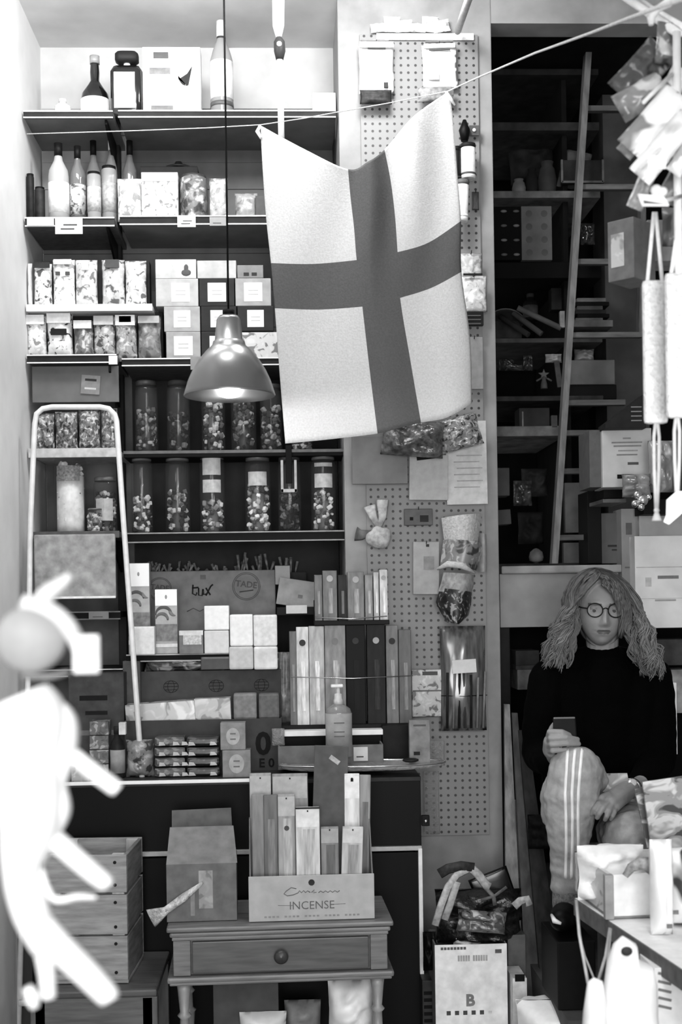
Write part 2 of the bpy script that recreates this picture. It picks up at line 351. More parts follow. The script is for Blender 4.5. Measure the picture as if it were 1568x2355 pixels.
# ---------------- second shelf ----------------
z=SH['2L']; lb=PR(240,140,205,60,3); lb2=PR(190,90,220,60,5)
for k,(a,b_,t,st,body,lab,txt) in enumerate((
 (60,78,398,'tube',M(40,.15,.3),None,'dark slim bottle at the far left edge of the second shelf'),
 (78,102,428,'tube',M(60,.2,.3),None,'short dark jar next to the far left slim bottle'),
 (108,156,322,'wine',GLASS(200,.7),M(235,.5,.1,30),'clear liqueur bottle with a big white label above the white price card'),
 (158,196,330,'wine',GLASS(120,.7),lb2,'slim grey liqueur bottle with a mottled label, right of the white labelled one'),
 (199,231,392,'tube',GLASS(200,.5),M(185,.3,.2,40),'pale glass tube on the second shelf, left of the two tubes'),
 (232,267,378,'tube',GLASS(190,.5),M(170,.3,.2,40),'taller pale glass tube on the second shelf, right of the two tubes'))):
    bottle(txt,a,b_,t,503,.04+.03*(k%2),body,M(28,.4),lab,z,st)
bottle('clear bottle with a dark cap standing behind the glass tubes',196,232,318,503,.16,GLASS(120,.7),M(25),M(60),z,'wine')
bottle('clear bottle with a tall white neck behind the taller tube',240,270,305,503,.16,GLASS(120,.7),M(225),M(60),z,'wine')
z=SH['2R']
bottle('dark capped bottle behind the wrapped white bag',280,316,318,499,.17,GLASS(110,.7),M(25),M(120),z,'wine')
BAG('sweet_bag','crinkled white cellophane bag right of the shelf upright',' bag'.strip(),268,405,326,499,.04,.06,PR(225,150,250,45,2),z)
o,w,h=B('tin_box','pale patterned tin with a white band on the second shelf','tin',326,396,410,499,.05,.09,PR(190,110,225,42,9),z)
patch(o,'lid_band',0,h*.9,w*.96,h*.18,-.045,M(250),.002)
o,w,h=B('tray_stack','dark flat carton stacked behind the patterned tin','box',322,382,455,400,.16,.1,M(40),Z(380,400,.16)); 
o.location.z=z+.0; bpy.context.view_layer.update(); o.data.transform(Matrix.Diagonal((1,1,(Z(380,382,.16)-z)/h,1)))
bm=nb(); lathe(bm,[(.055,0),(.05,.008),(.02,.012),(.012,.03),(0,.032)],n=20); o=mk('domed_tray',bm,M(40,.4),None,(XX(410,375,.2),.21,Z(380,382,.16)+.001)); tag(o,'dark domed lid lying on the flat carton behind the tin','lid')
bottle('squat grey lidded canister right of the patterned tin',412,476,396,499,.05,PR(110,60,190,35,12),M(70,.3),None,z,'tube',name='canister')
BAG('sweet_bag','pale blurry bag standing just left of the lamp cord on the second shelf','bag',481,405,524,499,.05,.05,PR(165,120,215,40,14),z)
BAG('sweet_bag','faint low bag right of the lamp cord on the second shelf','bag',540,440,592,499,.06,.05,PR(140,110,170,40,15),z)
B('small_carton','small dark box beside the flag edge on the second shelf','box',588,450,616,499,.06,.05,M(70),z)
# ---------------- third level: sweet bags and labelled boxes ----------------
z=SH['25L']; K=0
for a,b_,t,c1,c2,c3,txt in ((62,72,602,230,200,240,'thin white packet at the far left of the upper sweet bags'),(76,118,603,232,90,190,'pale sweet bag with a dark header at the left of the upper row'),
  (120,171,594,240,150,215,'brightest sweet bag of the upper row, printed with two dark eyes'),(172,223,594,205,120,235,'upper row sweet bag with a pale round badge at its top'),
  (233,286,594,190,95,225,'upper row sweet bag with a dark oval badge at its top'),(287,336,596,225,110,190,'glossy upper row sweet bag at the right, with white streaks')):
    K+=1; pt=()
    if K==2: pt=(('header',.5,.93,.9,.12,M(60)),)
    if K==3: pt=(('printed_eye',.28,.68,.2,.07,M(70)),('printed_eye',.72,.68,.2,.07,M(70)),('header',.5,.92,.8,.1,M(250)))
    if K==4: pt=(('badge',.5,.85,.3,.2,M(235)),)
    if K==5: pt=(('badge',.5,.88,.6,.17,M(70)),)
    BAG('sweet_bag',txt,'bag',a,t,b_,698,.03,.05,PR(c1,c2,c3,38,20+K),z,'sweet bags in the left bay',pt)
B('display_carton','dark display carton holding the upper sweet bags','box',100,600,345,698,.09,.06,M(52),z)
z=SH['3L']
for a,b_,t,c1,c2,c3,txt,hd in ((60,105,722,235,130,200,'lower sweet bag cut off by the left wall, white header',240),(106,166,718,225,50,240,'lower sweet bag printed with a dark bow shape',235),
  (168,214,735,120,90,200,'grey lower sweet bag with a pale scooped header',215),(214,264,724,170,80,225,'speckled lower sweet bag left of the oval badge bag',190),
  (264,314,722,150,80,215,'lower sweet bag with a dark oval badge on a white header',240)):
    K+=1; zz=z if b_<268 else SH['3R']
    BAG('sweet_bag',txt,'bag',a,t,b_,817,.03,.05,PR(c1,c2,c3,42,30+K),zz,'sweet bags in the left bay',(('header',.5,.86,.9,.22,M(hd)),)+((('badge',.5,.88,.55,.13,M(50)),) if b_==314 else ())+((('printed_bow',.5,.55,.6,.14,M(40)),) if b_==166 else ()))
BAG('sweet_bag','dull grey sweet bag at the right end of the lower row','bag',316,725,370,818,.03,.05,PR(120,90,165,30,41),SH['3R'],'sweet bags in the left bay',(('header',.5,.9,.9,.16,M(170)),))
B('display_carton','dark open carton behind the lower sweet bags','box',165,718,376,818,.09,.1,M(38),SH['3R'])
lab=lambda v=238:('label',.5,.5,.42,.55,M(v,.5,.03))
z=SH['3R']; h1=z+.0
rows=[(762,824,[(382,462,150,'bottom'),(463,545,52,'bottom'),]),(704,762,[(377,461,158,'middle'),(462,545,50,'middle'),(546,630,52,'middle')]),(640,702,[(358,457,172,'upper'),(458,540,52,'upper'),(541,624,150,'upper')])]
zb=z
for yt,yb,cells in rows:
    zt_=Z(480,yt,.03)
    for a,b_,v,rw in cells:
        p,w,_=place(a,yt,b_,yb,.03); h=zt_-zb-.0006
        bm=nb(); box(bm,(0,0,h/2),(w-.002,.12,h),.002); o=mk('tea_box',bm,M(v,.5,.1,12),None,(p.x,.09,zb))
        side={382:'left',463:'middle',377:'left',462:'middle',546:'right',358:'left',458:'middle',541:'right'}[a]
        tag(o,('%s square-labelled box, %s of the %s row in the middle bay'%('dark' if v<80 else 'pale' if v>165 else 'grey',side,rw)),'box','square-labelled boxes in the middle bay')
        l=patch(o,'label',0 if a!=358 else w*.08,h*.5,h*.66,h*.68,-.06,M(238,.5,.03),.0012)
        for q in range(2): patch(o,'printed_line',0 if a!=358 else w*.08,h*(.42+.14*q),h*.36,h*.03,-.0612,M(170),.0005)
    zb=zt_
for a,b_,t,v,txt in ((357,452,596,185,'pale box with a dark pear mark on top of the labelled boxes'),(453,544,599,175,'plain pale box on top of the labelled boxes, behind the lamp cord'),(545,606,610,120,'grey box with dark marks at the right top of the labelled boxes')):
    p,w,_=place(a,t,b_,640,.03); h=Z(480,t,.03)-zb; bm=nb(); box(bm,(0,0,h/2),(w-.002,.12,h),.002); o=mk('tea_box',bm,M(v,.5,.1,12),None,(p.x,.09,zb)); tag(o,txt,'box','square-labelled boxes in the middle bay')
    if a==357:
        bm=nb(); ball(bm,(w*.25,-.0605,h*.3),.016,(1.1,.08,.75)); ball(bm,(w*.25,-.0605,h*.55),.008,(1,.1,1.6)); mk('printed_pear',bm,M(75),o)
    if a==545:
        for dx in (-.15,.15): patch(o,'printed_mark',dx*w,h*.3,w*.2,h*.25,-.06,M(60),.001)
o,w,h=B('tea_box','pale box printed with dark fruit shapes, right of the lamp shade','box',556,764,640,824,.03,.12,PR(195,110,205,30,55),z)
B('tea_box','narrow dark box at the far right against the flag, lowest row','box',546,800,556,824,.04,.1,M(48),z)
# ---------------- jars ----------------
def jar(label,x0,x1,yt,yb,Y,bz,fill=.6,v=120,lid=M(60,.3),seed=1,lab=None,cm=None,group='tall sweet jars',al=.2,gv=95,extra=None):
    p,w,h=place(x0,yt,x1,yb,Y,bz); r=w/2
    o=E('sweet_jar',label,'jar',(p.x,Y+r,p.z),group=group)
    bm=nb(); lathe(bm,[(.92*r,0),(r,.02*h),(r,.86*h),(.86*r,.93*h)],n=24); mk('glass',bm,GLASS(gv,al,.1),o)
    bm=nb(); lathe(bm,[(.9*r,.925*h),(.9*r,.985*h),(.8*r,h),(0,h)],n=24); mk('lid',bm,lid,o)
    rr=random.Random(seed); bm=nb(); n=int(150*fill); cr_=.84 if v>200 else .5
    mats=[M(v*.5),M(v),M(min(v*1.8,250)),M(v*.75 if v<200 else 235)]
    lathe(bm,[(cr_*r,.01*h),(cr_*r,.1*h),(cr_*r,h*fill*.72),(0,h*fill*.75)],n=16,mi=3)
    for i in range(n):
        a=rr.random()*2*PI; q=.66*r; zz=(.04+rr.random()*fill*.84)*h
        s=rr.uniform(.012,.021)
        box(bm,(q*math.cos(a),q*math.sin(a),zz),(s,s*.8,s*.7),.004,(rr.random()*3,rr.random()*3,rr.random()*3),mi=rr.randrange(3))
    # keep rotated pieces inside: rotation above happens about the piece centre
    c=mk('contents',bm,mats,o); c['kind']='stuff'
    if lab:
        bm=nb(); a0,a1=-PI/2-.75,-PI/2+.75; n=8
        for lo,hi,mi in lab:
            vs=[[bm.verts.new((r*1.015*math.cos(a0+(a1-a0)*i/n),r*1.015*math.sin(a0+(a1-a0)*i/n),q*h)) for i in range(n+1)] for q in (lo,hi)]
            for i in range(n): bm.faces.new((vs[0][i],vs[0][i+1],vs[1][i+1],vs[1][i])).material_index=mi
        mk('label',bm,[M(175,.5,.1,30),M(120,.5,.3,60)],o)
    return o
z5=SH['5R']; z4=SH['4R']
jar('lower row sweet jar nearest the ladder rail, pale sweets low down',300,350,1045,1222,.03,z5,.5,120,M(95,.4),11)
jar('second lower row sweet jar from the ladder, sweets to mid height',378,437,1045,1222,.03,z5,.6,110,M(95,.4),12)
jar('lower row sweet jar with two written paper labels, directly below the lamp',458,518,1040,1222,.03,z5,.45,150,M(110,.4),13,[(.72,.93,0),(.5,.66,0)])
jar('lower row sweet jar with a plain pale label over light sweets',563,624,1045,1222,.03,z5,.7,165,M(90,.4),14,[(.6,.78,0)])
jar('dark lower row sweet jar behind the black hanging strap',640,694,1045,1222,.03,z5,.55,60,M(70,.4),15)
jar('lower row sweet jar nearest the pillar, with a pale label',716,775,1042,1222,.03,z5,.55,150,M(100,.4),16,[(.56,.74,0),(.83,.88,0)])
jar('upper row jar nearest the ladder, long pale sweets',308,362,872,1035,.03,z4,.7,85,M(70,.4),21)
jar('dark upper row jar, second from the ladder',382,436,872,1035,.03,z4,.6,60,M(60,.4),22)
jar('upper row jar right under the lamp with bright sweets',462,518,880,1035,.03,z4,.8,110,M(90,.4),23)
jar('upper row jar of twisted sweets half behind the lamp rim',530,590,880,1035,.03,z4,.8,85,M(80,.4),24)
jar('upper row jar between the lamp and the flag edge',598,650,880,1035,.03,z4,.75,80,M(80,.4),25)
jar('upper row jar mostly hidden behind the flag corner',668,720,980,1035,.03,z4,.7,90,M(80,.4),26)
jar('tall jar packed with white sweets behind the step ladder',119,195,1032,1222,.03,SH['5L'],.95,225,M(115,.3,.2),31,[(.62,.8,1)],al=.12)
jar('dim grey jar beside the tall white one behind the ladder rail',212,268,1095,1222,.05,SH['5L'],.8,120,M(110,.3,.2),32,[(.2,.6,0)])
jar('small low jar of light sweets between the two ladder jars',198,236,1168,1222,.03,SH['5L'],.8,130,M(110,.3,.2),33)
# bags of dried flowers behind the ladder hoop
for a,b_,s,txt in ((78,122,1,'crumpled bag of dried petals at the left under the ladder hoop'),(124,176,2,'bag of dark dried flowers in the middle under the ladder hoop'),(178,228,3,'bag of speckled dried herbs under the ladder hoop'),(230,268,4,'bag of dried leaves next to the ladder rail')):
    BAG('herb_bag',txt,'bag',a,952-4*s,b_,1030,.03,.07,PR(120,210,50,60,60+s,.3),SH['4L'],'bags of dried flowers',wr=.3)
# black strap with card
o=E('hanging_strap','black strap with a white price loop hanging from the jar shelf','strap',X(664,1030,-.03))
bm=nb(); zz=[X(664,y,-.03)-o.location for y in (1024,1070,1112)]; box(bm,(zz[1].x,0,(zz[0].z+zz[2].z)/2),(.022,.006,abs(zz[0].z-zz[2].z)),.002); mk('strap',bm,M(10),o)
bm=nb(); a=X(648,1062,-.03)-o.location; b_=X(680,1128,-.03)-o.location
for q in ((a.x,a.z,a.x,b_.z),(b_.x,a.z,b_.x,b_.z),(a.x,b_.z,b_.x,b_.z)):
    box(bm,((q[0]+q[2])/2,.004,(q[1]+q[3])/2),(abs(q[0]-q[2])+.009,.003,abs(q[1]-q[3])+.012),.001)
mk('price_loop',bm,M(165),o)
# ---------------- pegboard ----------------
def pegmat():
    m,nt,b=_new('pegboard'); b.inputs['Roughness'].default_value=.55
    L=nt.links; tc=nt.nodes.new('ShaderNodeTexCoord'); sp=nt.nodes.new('ShaderNodeSeparateXYZ'); L.new(tc.outputs['Object'],sp.inputs[0])
    def mth(op,a,b_=None):
        n=nt.nodes.new('ShaderNodeMath'); n.operation=op
        for i,q in enumerate((a,b_)):
            if q is None: continue
            if isinstance(q,(int,float)): n.inputs[i].default_value=q
            else: L.new(q,n.inputs[i])
        return n.outputs[0]
    P=.0255; ds=[]
    for k in ('X','Z'):
        f=mth('FRACT',mth('DIVIDE',sp.outputs[k],P)); d=mth('SUBTRACT',f,.5); ds.append(mth('MULTIPLY',d,d))
    r=mth('SQRT',mth('ADD',ds[0],ds[1]))
    cr=nt.nodes.new('ShaderNodeValToRGB'); cr.color_ramp.elements[0].position=.16; cr.color_ramp.elements[1].position=.21
    cr.color_ramp.elements[0].color=col(34); cr.color_ramp.elements[1].color=col(122); L.new(r,cr.inputs[0]); L.new(cr.outputs[0],b.inputs['Base Color'])
    return m
p0=X(839,1920,-.06); p1=X(1112,82,-.06)
bm=nb(); x0,x1=XX(840,1000,-.06),XX(1112,1000,-.06); zt_,zb_=Z(960,80,-.06),Z(1050,1921,-.06)
box(bm,(0,0,(zt_-zb_)/2),(x1-x0,.008,zt_-zb_),.001)
o=mk('pegboard',bm,pegmat(),None,((x0+x1)/2,-.058,zb_)); tag(o,'tall perforated pegboard fixed to the pillar','pegboard')
def hook(par,z,y=-.0,l=.05):
    bm=nb(); tube(bm,[(0,l,z),(0,y,z),(0,y-.01,z+.008)],.0018,6); return mk('hook',bm,M(150,.3,metal=1),par)
YP=-.075
def HB(name,label,cat,x0,y0,x1,y1,m,d=.02,pt=(),ry=0,group=None,Y=None,fn=BAG,hk=True,rx=0):
    o,w,h=fn(name,label,cat,x0,y0,x1,y1,(YP if Y is None else Y)-d,d,m,None,group,pt,ry=ry,rx=rx)
    if hk:
        bm=nb(); tube(bm,[(0,d/2+.05,h*.97),(0,-d/2-.004,h*.97),(0,-d/2-.01,h*.97+.008)],.0018,6); mk('hook',bm,M(60,.3),o)
    return o
o=HB('hanging_pack','bright white hanging pack at the upper left of the pegboard','pack',826,96,908,212,M(250,.3,.04),.03,(('header',.5,.93,.95,.12,M(215,.3)),('printed_line',.5,.86,.5,.02,M(60)),('printed_mark',.75,.13,.12,.1,M(60)),('clip_strip',.45,1.02,.8,.035,M(120))))
BAG('hanging_pouch','dark curved pouch below the left white pack','pouch',828,203,902,236,YP-.055,.03,M(58,.5,.3,30),None)
HB('hanging_pack','white hanging pack at the upper right of the pegboard','pack',974,100,1054,200,M(238,.3,.05),.03,(('header',.5,.93,.9,.1,M(205,.3)),('printed_line',.5,.84,.6,.025,M(70)),('printed_oval',.3,.35,.3,.4,M(200)),('clip_strip',.5,1.03,.8,.04,M(100))),ry=-.03)
BAG('hanging_pouch','grey crumpled bag under the right white pack, by the flag corner','pouch',962,196,1046,232,YP-.05,.03,M(120,.5,.3,30),None)
o=E('paper_garland','row of pale crumpled paper scraps along the top of the pegboard','paper',X(940,62,YP))
rr=random.Random(3)
for i in range(6):
    bm=nb(); c=X(872+29*i,74,YP)-o.location; pillow(bm,.058,.03+.012*((i*2)%3),.02,.8,seed=i*1.7); mk('scrap',bm,M(225-14*(i%2),.6,.2,60),o,c,(0,rr.uniform(-.2,.2),0))
B('sign_strip','white printed strip across the top of the pegboard','sign',866,76,1090,92,-.071,.004,M(235,.5,.1,40))
# wine opener / black tool + cylinders on right
o=E('corkscrew','black handled corkscrew on a small card at the pegboard edge','tool',X(1068,278,YP-.02))
bm=nb(); c=[X(1068,y,YP-.02)-o.location for y in (276,300,325)]; tube(bm,c,[.006,.02,.012],10); mk('handle',bm,M(16,.3),o)
bm=nb(); c=X(1090,300,YP-.01)-o.location; box(bm,c,(.035,.003,.035),.001); mk('card',bm,M(70),o)
bm=nb(); ball(bm,c+Vector((0,-.004,0)),.007,(1,.4,1)); mk('screw_cap',bm,M(200,.2),o)
def cyl(name,label,cat,x0,y0,x1,y1,m,lm,cap,Y=YP-.05,ry=0):
    p,w,h=place(x0,y0,x1,y1,Y); o=E(name,label,cat,p,(0,ry,0)); r=w/2
    bm=nb(); lathe(bm,[(r*.95,0),(r,.01),(r,h*.9),(r*.9,h*.92)],n=20); mk('body',bm,m,o)
    bm=nb(); lathe(bm,[(r*1.02,h*.88),(r*1.02,h)],n=20); mk('cap',bm,cap,o)
    bm=nb(); lathe(bm,[(r*1.02,h*.1),(r*1.02,h*.16)],n=20); mk('band',bm,lm,o)
    bm=nb(); tube(bm,[(0,.09,h*.96),(0,0,h*.96)],.002,6); mk('hook',bm,M(60),o)
    return o
cyl('brush_pack','glossy white cylinder pack hanging beside the flag top corner','pack',1060,332,1094,412,M(225,.2),M(80),M(40))
cyl('brush_pack','dark narrow bottle partly behind the flag corner','pack',1042,338,1060,420,M(30,.3),M(60),M(30))
cyl('brush_pack','white rounded tube hanging at the flag edge below the cylinder pack','pack',1046,415,1076,510,M(240,.3),M(230),M(90),ry=.04)
HB('hanging_pack','small dark hook pack at the right edge of the pegboard','pack',1086,440,1102,482,M(70,.5),.012)
HB('hanging_pack','crinkled pale pack at the flag right edge','pack',1058,581,1110,640,PR(170,130,205,40,71),.025)
HB('hanging_pack','pale pouch with a dark clip below the crinkled pack, right of the flag','pack',1060,632,1122,716,PR(195,150,225,40,72),.03,(('clip',.45,1.0,.7,.05,M(40)),))
o=B('blade_stack','stack of dark ribbed blades under the pale pouch','pack',1066,716,1112,748,YP-.02,.02,M(35,.4))[0]
for k in range(3): patch(o,'rib',0,.005+.014*k,.05,.004,-.01,M(75),.003)
HB('hanging_pack','long grey blister pack behind the flag right edge','pack',1072,775,1112,895,M(128,.4,.1),.006,fn=B)
# big crumpled clear bag under flag
BAG('plastic_bag','dark glossy crumpled bag poking out below the flag','bag',876,962,1022,1046,YP-.12,.1,M(85,.15,.5,25,spec=.9,bump=.6),None,ry=.08,wr=.35)
BAG('plastic_bag','clear crinkled bag end above the big papers','bag',1016,955,1118,1030,YP-.08,.06,PR(130,60,190,55,77,.15),None,wr=.4,ry=-.25)
o=B('notepad','grey blank pad hanging left of the price papers','pad',810,1002,938,1113,YP-.02,.012,M(112,.6,.08,8))[0]
o=B('price_sheet','large pale sheet with faint print at the right of the pegboard','paper',1028,968,1122,1160,YP-.012,.004,M(188,.6,.08,20),ry=-.01)[0]
for k in range(6): patch(o,'printed_line',.01*(k%2),.06+.022*k,.09,.004,-.002,M(150),.0006)
o=B('price_sheet','smaller grey sheet with a black slot clip at its top','paper',941,1046,1030,1150,YP-.022,.004,M(165,.6,.06,20),ry=.02)[0]
patch(o,'clip',-.005,.148,.075,.014,-.002,M(18),.005,ry=-.13)
bw=E('ribbon_bow','pale organza bow pouch hanging on the pegboard','bow',X(872,1250,YP-.03))
bm=nb(); pts=[(848,1250),(880,1252),(908,1240),(905,1215),(880,1200),(852,1215)]
ball(bm,(0,0,.02),.04,(1.1,.5,.95),sub=3)
for v in bm.verts: v.co*=1+.22*noise.noise(v.co*35)
mk('pouch',bm,M(165,.5,.2,30),bw)
for dx,tx,h in ((-.02,-.045,.13),(.012,.02,.15)):
    bm=nb(); tube(bm,[(0,0,.055),(dx,-.01,.09),(tx*.7,0,h)],[.008,.014,.022],8,flat=.25); mk('ribbon_tail',bm,M(160,.5,.2,30),bw)
bm=nb(); tube(bm,[(-.02,0,.04),(-.06,0,.03),(-.08,.01,.035)],[.006,.018,.025],8,flat=.2); mk('ribbon_loop',bm,M(90,.5,.2,30),bw)
HB('hanging_pack','small dark card pack with two holes, right of the bow','pack',930,1170,995,1208,M(72,.5,.15),.012,(('hole',.25,.4,.12,.2,M(15)),('window',.7,.4,.3,.4,M(48))),fn=B)
HB('hanging_pack','pale grey blister card with an oval, left of the cloth roll','pack',950,1246,1010,1367,M(145,.5,.08),.014,(('printed_oval',.6,.6,.4,.25,M(125)),('printed_mark',.55,.93,.12,.05,M(60))),fn=B,ry=.015)
# mop / cloth rolls
o=E('cloth_roll','pale terry cloth roll in a printed sleeve hanging at the right','roll',X(1062,1316,YP-.08))
q=lambda x,y,Y=YP-.08: X(x,y,Y)-o.location
def band(bm,pl,pr,n=1,dep=.035,mi=0):
    """soft half-round strip between left and right pixel polylines"""
    rows=[]
    for (lx,ly),(rx,ry) in zip(pl,pr):
        a=q(lx,ly); b=q(rx,ry); row=[]
        for i in range(9):
            t=i/8; s=math.sin(PI*t); row.append(bm.verts.new(a.lerp(b,t)+Vector((0,.03-dep*2*s**.7,0))))
        rows.append(row)
    for r0,r1 in zip(rows,rows[1:]):
        for i in range(8): f=bm.faces.new((r0[i],r0[i+1],r1[i+1],r1[i])); f.smooth=True; f.material_index=mi
bm=nb(); band(bm,[(1017,1190),(1020,1215),(1024,1246)],[(1110,1180),(1106,1215),(1100,1254)]); mk('cloth',bm,M(190,.9,.12,60,bump=.5),o)
bm=nb(); band(bm,[(1022,1240),(1018,1270),(1014,1300)],[(1112,1248),(1114,1270),(1098,1312)],dep=.042); mk('sleeve',bm,PR(125,180,60,28,81),o)
bm=nb(); tube(bm,[q(1005,1309,YP-.13),q(1030,1297,YP-.16),q(1060,1300,YP-.16),q(1092,1318,YP-.13)],[.004,.011,.012,.004],10,flat=.9); mk('hem',bm,M(195,.9,.1,60),o)
bm=nb(); band(bm,[(1104,1225),(1106,1270),(1102,1316)],[(1121,1228),(1122,1270),(1122,1314)],dep=.01); mk('card',bm,M(150),o)
o=E('cloth_roll','folded cloth with a pale fold over dark patterned fabric, lower right','roll',X(1050,1430,YP-.08))
bm=nb(); band(bm,[(1022,1316),(1018,1335),(1010,1360)],[(1092,1322),(1092,1345),(1086,1366)],dep=.035); mk('fold',bm,M(155,.8,.25,20),o)
bm=nb(); band(bm,[(1014,1352),(1004,1385),(1016,1410),(1030,1432)],[(1088,1362),(1086,1390),(1080,1415),(1058,1436)],dep=.04); mk('fabric',bm,PR(48,150,15,45,83,.5),o)
# bag of sticks
o,w,h=BAG('stick_bag','clear bag of long sticks with a white price label, on the pegboard','bag',1016,1440,1122,1682,YP-.06,.055,M(92,.2,.25,(40,40,6),spec=.8),None,None,(),wr=.2)
patch(o,'price_label',.0,h*.62,.082,.046,-.034,M(205,.5,.05),.003,ry=-.05)
rr=random.Random(5)
for k in range(7):
    bm=nb(); x=-w*.38+w*.13*k; tube(bm,[(x,-.024,h*.03),(x+rr.uniform(-.012,.012),-.028,h*(.45+.15*rr.random()))],.0045,6); mk('stick',bm,M(rr.choice([45,120,150,70])),o)
bm=nb(); tube(bm,[(-w*.5,-.02,h*.34),(0,-.032,h*.335),(w*.5,-.02,h*.34)],.0015,5); mk('seam',bm,M(20),o)
B('card_packet','picture card packet with black shapes beside the stick bag','packet',948,1540,1018,1648,YP-.03,.022,PR(160,40,190,30,91),None,pt=(('header_print',.6,.92,.5,.08,M(70)),('printed_band',.5,.55,.95,.03,M(90))))
# ---------------- counter ----------------
zc=Z(380,1795,-.36)
o=E('shop_counter','black fronted counter with a thin white worktop edge','counter',(XX(400,1800,-.36),-.36,0))
xa=XX(60,1800,-.36)+.01-o.location.x; xb=XX(968,1860,-.36)-o.location.x; xm=XX(578,1800,-.36)-o.location.x
bm=nb(); box(bm,((xa+xb)/2,.2,zc-.01),(xb-xa,.42,.014),.002); mk('worktop',bm,M(60,.4),o)
bm=nb(); box(bm,((xa+xm)/2,-.004,zc-.004),(xm-xa,.014,.011),.002); mk('white_edge',bm,M(250,.35,.03),o)
zr=Z(400,1966,-.36); zr2=Z(900,1947,-.36); zr=(zr+zr2)/2
bk_=M(9,.3,.2,4,spec=.3)
bm=nb(); box(bm,((xa+xb)/2,.012,(zc+zr)/2-.006),(xb-xa,.02,zc-zr-.016),.002); mk('drawer_front',bm,bk_,o)
bm=nb(); box(bm,((xa+xb)/2,-.002,zr),(xb-xa,.02,.014),.002); mk('white_rail',bm,M(175,.4,.08),o)
bm=nb(); box(bm,((xa+xb)/2,.012,(zr-.01)/2+.0),(xb-xa,.02,zr-.02),.002); mk('cabinet_front',bm,bk_,o)
bm=nb(); box(bm,(xb-.006,-.006,zr/2),(.013,.02,zr),.002); mk('white_side_edge',bm,M(235,.4,.05),o)
bm=nb(); box(bm,(xb-.01,.22,zr/2),(.02,.4,zr),.002); mk('side_panel',bm,M(60),o)
o,w,h=B('cabinet_knob','small round chrome knob at the right end of the black counter','knob',970,1876,988,1900,-.40,.02,M(20,.3))
bm=nb(); ball(bm,(0,-.014,h*.5),.007); mk('chrome_ball',bm,M(235,.15,0,metal=1),o)
bm=nb(); box(bm,(0,0,0),(.008,.04,.008)); 
mk('stem',bm,M(60),o,(-.002,.02,h*.5))
zt=zc-.003
# cartons, stepped
kraft=lambda v,s=1: M(v,.75,.1,14,seed=s)
def carton(label,x0,y0,x1,y1,Y,d,v,bz=None,open_=True,name='carton',seed=1,group=None):
    p,w,h=place(x0,y0,x1,y1,Y,bz); o=E(name,label,'box',(p.x,Y+d/2,p.z),group=group); t=.005; m=kraft(v,seed)
    for nm,c,s in (('front_panel',(0,-d/2+t/2,h/2),(w,t,h)),('back_panel',(0,d/2-t/2,h/2),(w,t,h)),('side_panel',(-w/2+t/2,0,h/2),(t,d-2*t,h)),('side_panel',(w/2-t/2,0,h/2),(t,d-2*t,h)),('base',(0,0,t/2),(w-2*t,d-2*t,t))):
        bm=nb(); box(bm,c,s,.001); mk(nm,bm,m,o)
    return o,w,h,d
dk=M(40,.6,.1)
o,w,h,d=carton('dark cardboard display box lettered 0 and E 0 on the counter',288,1655,650,1788,-.14,.13,68,zt,seed=2)
text(o,'0',.105,(w*.38,-d/2-.001,h*.5),M(22),ext=.0006,bold=.0035)
text(o,'E 0',.042,(w*.4,-d/2-.001,h*.14),M(25),ext=.0006,bold=.001)
o2,w2,h2,d2=carton('dark cardboard box printed with faint globe marks, behind the soap bars',325,1542,650,1788,0.0,.13,72,zt,seed=3)
for fx,tx in ((-.28,'NAT'),(.04,''),(.36,'')):
    bm=nb()
    for r,sz in ((.026,1),(.026,.45)): tube(bm,[(a*sz,0,b*.8) for a,b in circle(20,r)],.0009,5,flat=.5)
    for q in (-.011,0,.011): tube(bm,[(-.024 if q==0 else -.02,0,q),(.024 if q==0 else .02,0,q)],.0009,5,flat=.5)
    mk('globe_print',bm,M(45),o2,(fx*w2,-d2/2-.001,h2*.84))
# soap tray inside front row
bm=nb()
o,w,h=B('soap_tray','pale wrapped tray with glossy folds, sloping along the dark box','tray',290,1616,450,1662,-.12,.08,PR(185,120,225,18,101,.2),None,ry=-.055)
B('soap_tray','pale wrapped tray end right of the sloping wrapped tray','tray',448,1606,532,1660,-.11,.06,PR(175,120,205,18,103,.3),None,ry=-.03)
o.location.z=Z(380,1662,-.12)
for i,(a,b_,v,l) in enumerate(((537,591,125,'smooth grey soap cube beside the dark box flap'),(595,643,98,'darker mottled soap cube, right of the smooth grey one'))):
    B('soap_cube',l,'soap',a,1595,b_,1655,-.11,.06,M(v,.6,.12,30),Z(560,1655,-.11),bev=.008)
